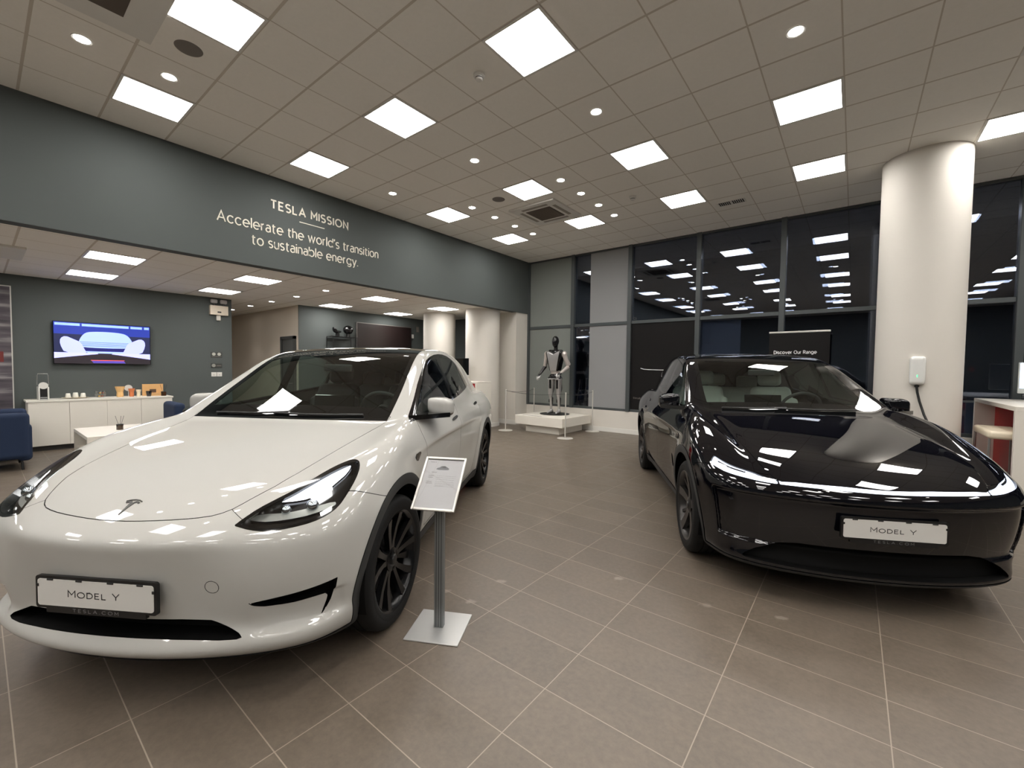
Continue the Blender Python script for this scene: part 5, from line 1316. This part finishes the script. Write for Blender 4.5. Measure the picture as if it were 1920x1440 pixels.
    # ---- lamps
    if p['nose'] == 'old':
        for sgn in (1, -1):
            L = lamps[sgn]
            o = O('headlight', L, M_lensgl)
            bk = moved(L, -.045); w = rim_walls(L, bk)
            ab_ = bk[0][:, 0]+np.abs(bk[0][:, 1]); hs_, rest = clip(bk, sd_poly(rounded([(.86, .838), (.95, .873), (1.06, .905), (1.19, .938), (1.30, .965), (1.42, .98), (1.405, .950), (1.335, .918), (1.245, .890), (1.17, .866), (1.09, .850), (1.01, .840)], 1), ab_, bk[0][:, 2]+.018))
            O('running_light', moved(hs_, .012), M_led, o)
            ab_ = rest[0][:, 0]+np.abs(rest[0][:, 1]); lw, rest = clip(rest, sd_poly(rounded([(.70, .798), (.80, .808), (.914, .806), (1.037, .815), (1.204, .829), (1.19, .812), (1.09, .800), (.987, .789), (.817, .783), (.75, .788)], 1), ab_, rest[0][:, 2]+.018))
            O('lower_reflector', moved(lw, .012), M_reflect, o)
            O('housing', joined(rest, w), M_trim, o)
            for (a_, b_, z_, r_) in ((.256, .647, .833, .021), (.311, .74, .840, .027)):
                q = find_surface(f, (a_-.24, sgn*(b_+.22), z_+.05), (.24, -sgn*.22, -.05)); n = surf_normal(f, q); c = q-n*.030
                bl = MB().ball((fa-c[0], c[1], c[2]), r_, u=20, v=14)
                bl.build('projector', M_chrome, o, smooth=True)
            # black rim of the lamp
            e, _ = clip(L, -(sd_poly(hl, L[0][:, 0]+np.abs(L[0][:, 1]), L[0][:, 2])+.009)); O('lamp_rim', moved(e, .001), M_trim, o)
    else:
        for k, nm in ((1, 'headlight'), (-1, 'headlight'), (0, 'light_bar')):
            L = lamps[k]
            o = O(nm, L, M_lensgl if k else M_bar)
            if k:
                bk = moved(L, -.012); a_ = A(bk[0][:, 0], bk[0][:, 1])
                dk, lit = clip(bk, both(both(np.abs(bk[0][:, 2]-zb(a_)-.002)-.0035, .96-a_), a_-1.24))
                O('led_strip', lit, M_bar, o); O('dark_strip', dk, M_cavity, o); O('lamp_rim', rim_walls(L, bk), M_trim, o)
    # ---- wheel housings, floor, cabin tub
    for c in (0, -WB):
        for sg in (1, -1):
            li = MB()
            prof = [(.40, sg*.56), (.40, sg*.935)]
            ang = np.linspace(-.35, math.pi+.35, 40); rows = []
            for t in ang: rows.append([li.bm.verts.new((c+.397*math.cos(t), yy, .385+.397*math.sin(t))) for yy in (sg*.56, sg*.925)])
            for a, b in zip(rows, rows[1:]): li.bm.faces.new((a[0], b[0], b[1], a[1]))
            li.bm.faces.new([r[0] for r in rows])
            li.build('wheel_housing', M_cavity, root)
    tub = MB()
    sec = [(1.02, .70, .34), (1.3, .78, .22), (2.0, .80, .22), (3.0, .80, .22), (3.3, .56, .40), (4.3, .56, .55), (4.45, .50, .8)]
    rows = []
    for s_, w_, zf in sec:
        zt_ = 1.075 if s_ > 1.25 else 1.0
        rows.append([tub.bm.verts.new((fa-(s_+so), yy, zz)) for yy, zz in ((-w_-.03, zt_), (-w_, .8), (-w_, zf), (w_, zf), (w_, .8), (w_+.03, zt_))])
    for a, b in zip(rows, rows[1:]):
        for i in range(5): tub.bm.faces.new((a[i], a[i+1], b[i+1], b[i]))
    tub.bm.faces.new(rows[0]); tub.bm.faces.new(rows[-1])
    tub.build('cabin_tub', M_intd, root)
    X = lambda s_: fa-(s_+so)
    db = MB().prism([(X(1.26), 1.05), (X(1.45), 1.095), (X(1.72), 1.105), (X(1.80), 1.09), (X(1.80), .95), (X(1.70), .80), (X(1.22), .70)], -.77, .77, axis='Y')
    db.build('dashboard', M_intd, root)
    MB().box((X(1.83), -.70, 1.078), (X(1.80), .70, 1.094)).build('dash_strip', M_lining if kind == 'white' else mat('pale_wood', (150, 142, 130), .5), root)
    sc_ = MB().box((-.008, -.17, -.105), (.008, .17, .105), bev=.006).build('touchscreen', M_screen, root); sc_.location = (X(1.86), 0, 1.105); sc_.rotation_euler = (0, math.radians(-8), 0)
    stw = MB(); T = Matrix.Translation((X(1.96), .385, 1.075)) @ Matrix.Rotation(math.radians(-66), 4, 'Y')
    pts = [T @ Vector((.172*math.cos(t), .185*math.sin(t), 0)) for t in np.linspace(0, 2*math.pi, 49)[:-1]]
    stw.tube(pts, .0155, 10, closed=True)
    for yy in (-1, 1): stw.box((-.02, 0 if yy > 0 else -.18, -.012), (.02, .18 if yy > 0 else 0, .006), M=T)
    stw.box((-.17, -.02, -.012), (0, .02, .006), M=T); stw.cyl((0, 0, -.005), .06, .035, 24, M=T); stw.cyl((0, 0, -.09), .03, .16, 16, M=T)
    stw.build('steering_wheel', M_intd, root, smooth=True)
    for yy in (-.37, .37): seat(root, 2.28+so, yy, seat_m, fa, zb=.125)
    seat(root, 3.10+so, 0, seat_m, fa, 1.28, 'rear_seat', .09)
    for yy in (-.42, .42):
        MB().box((X(3.62), yy-.13, 1.21), (X(3.54), yy+.13, 1.38), bev=.035, seg=3).build('headrest', seat_m, root, smooth=True)
    MB().box((-.02, -.12, -.03), (.015, .12, .03), bev=.012, seg=3).build('inside_mirror', M_intd, root, smooth=True, loc=(X(1.93), 0, 1.43))
    # ---- outside mirrors
    XM = lambda d: fa-(p['mir']+d)
    for sg in (1, -1):
        mc = np.array([p['mir'], sg*.958, 1.160])
        def mf(s, y, z):
            X_, Y_, Z_ = (s-mc[0]), (y-mc[1])*sg, z-mc[2]
            d = np.sqrt((X_/.115)**2+(Y_/.125)**2+(Z_/.088)**2)
            e = (((np.abs(Y_)/.096)**3.2+(np.abs(Z_+.012*Y_/.1)/.078)**3.2+(np.abs(X_-.01)/.105)**3.2)**(1/3.2)-1)*.08
            e = smax(e, (X_-.045+.12*Y_), .03)
            # outer end falls away
            e = smax(e, (Z_-.062+.35*np.maximum(Y_-.03, 0))*1.0, .03); return e
        mm = surface_net(mf, mc-.17, mc+.17, .012)
        cap, low_ = clip(mm, mc[2]-.052-mm[0][:, 2]+.08*np.abs(mm[0][:, 0]-mc[0])*0)
        mo = O('door_mirror', cap, paint)
        glz, rest = clip(mm, mc[0]+.035-mm[0][:, 0])
        O('mirror_base', moved(low_, .0), M_trim, mo)
        ar = MB().prism([(X(1.30), .83), (X(1.60), .83), (XM(.02), 1.02), (XM(-.09), 1.05)], 1.085, 1.118, axis='Z', M=Matrix.Diagonal((1, sg, 1, 1)))
        ar.build('mirror_arm', M_trim, mo)
        MB().box((XM(.052), sg*.958-.07, 1.112), (XM(.048), sg*.958+.07, 1.208), bev=.002, seg=1).build('mirror_glass', M_chrome, mo)
    # ---- wiper
    w1 = MB(); q = [find_surface(f, (s_+so, y_, 1.6), (0, 0, -1))+np.array([0, 0, .012]) for s_, y_ in ((1.285, .52), (1.27, .30), (1.265, .1), (1.275, -.12))]
    w1.tube([(fa-a[0], a[1], a[2]) for a in q], .007, 8)
    w1.build('wiper', M_black, root)
    w1 = MB(); q = [find_surface(f, (s_+so, y_, 1.6), (0, 0, -1))+np.array([0, 0, .012]) for s_, y_ in ((1.29, -.02), (1.27, -.25), (1.28, -.55))]
    w1.tube([(fa-a[0], a[1], a[2]) for a in q], .006, 8); w1.build('wiper', M_black, root)
    # ---- number plate
    pz = .520 if p['nose'] == 'old' else .545
    q0 = find_surface(f, (-.3, 0, pz), (1, 0, 0)); px_ = fa-q0[0]+.012
    H = MB()
    def rr(w, h, r, n=6): return [(x*(w-r)+r*math.cos(t), y_*(h-r)+r*math.sin(t)) for x, y_, a0 in ((1, 1, 0), (-1, 1, 90), (-1, -1, 180), (1, -1, 270)) for t in [math.radians(a0+90*k/n) for k in range(n+1)]]
    pl = MB().prism([(a, b+pz) for a, b in rr(.270, .066, .012)], px_, px_+.014, axis='X').prism([(a, b+pz-.069) for a, b in rr(.222, .014, .004)], px_, px_+.015, axis='X').build('plate_holder', M_black, root)
    for k_ in (-1, 1): pass
    MB().box((px_-.06, -.2, pz-.05), (px_+.002, .2, pz+.03)).build('plate_bracket', M_black, pl)
    sh = []
    for a, b in rr(.258, .054, .011): sh.append((a, b+pz))
    MB().prism(sh, px_+.014, px_+.0165, axis='X').build('number_plate', M_plate, pl)
    for yy, zz in ((-.2, .054), (-.07, .054), (.07, .054), (.2, .054)): MB().box((px_+.015, yy-.014, pz+zz-.005), (px_+.0185, yy+.014, pz+zz+.002), bev=.001, seg=1).build('plate_clip', M_black, pl)
    for yy in (-.258, .258): MB().box((px_+.015, yy-.006, pz+.022), (px_+.0185, yy+.006, pz+.034), bev=.001, seg=1).build('plate_clip', M_black, pl)
    FM = lambda z, x_: frame_mat((x_, 0, z), (0, 1, 0), (0, 0, 1))
    drawn('plate_lettering', 'MODEL Y', .030, .232, .115, M_inkd, pl, FM(pz-.016, px_+.0164) @ Matrix.Translation((-.005, 0, 0)), .0008, .30, 'CENTER', caps={k: .82 for k in 'ODEL'})
    drawn('holder_lettering', 'TESLA.COM', .0145, .205, .13, M_inkg, pl, FM(pz-.0765, px_+.0149), .0006, .62, 'CENTER')
    if p['nose'] == 'old':
        q = find_surface(f, (.15, 0, 1.2), (0, 0, -1)); n = surf_normal(f, q)
        zax = Vector((-n[0], n[1], n[2])); yax = Vector((-n[2], 0, -n[0])).normalized()  # towards the windscreen
        Mx = frame_mat((fa-q[0], q[1], q[2]), yax.cross(zax), yax)
        stem = [(-.010, .020), (-.0155, .024), (0, -.040), (.0155, .024), (.010, .020), (.0045, .0235), (0, .016), (-.0045, .0235)]
        e1 = MB()
        e1.prism([(-.0145, .0262), (0, .012), (.0145, .0262), (.0105, .0285), (0, -.042), (-.0105, .0285)], 0, .003, M=Mx) if False else None
        T1 = [(0, -.045), (-.0105, .0245), (-.018, .0262), (-.028, .0215), (-.034, .0275), (-.022, .0335), (-.010, .0352), (0, .0235), (.010, .0352), (.022, .0335), (.034, .0275), (.028, .0215), (.018, .0262), (.0105, .0245)]
        e1.prism(T1, -.001, .003, M=Mx)
        e1.prism([(-.036, .0315), (-.02, .0385), (0, .041), (.02, .0385), (.036, .0315), (.0375, .036), (.02, .0435), (0, .046), (-.02, .0435), (-.0375, .036)], -.001, .003, M=Mx)
        e1.build('hood_emblem', M_emb, root)
    for x_ in (0, -WB):
        for sg in (1, -1): make_wheel(kind, root, x_, sg, steer=(math.radians(-3.5) if (kind == 'white' and x_ == 0) else 0))
    return root
M_pw = mat('pearl_white_paint', (180, 179, 174), .6, coat=1.0, spec=.0)
M_pb = mat('deep_blue_black_paint', (8, 8, 13), .6, coat=1.0, spec=.0); M_pb.node_tree.nodes['Principled BSDF'].inputs['Coat IOR'].default_value = 1.6
for _m in (M_pw, M_pb): _m.node_tree.nodes['Principled BSDF'].inputs['Coat Roughness'].default_value = .0
make_car('white', WHITE, 'electric_car', 'glossy white electric crossover with black wheels, front left of the showroom', (3.9824, .0351, 0), math.atan2(-math.cos(.56814), math.sin(.56814)), M_pw, M_seatb)
make_car('black', BLACK, 'electric_car', 'glossy black electric crossover with a lit bar across its nose', (6.5454, 3.0922, 0), math.atan2(-math.cos(.49635), math.sin(.49635)), M_pb, M_seatw)
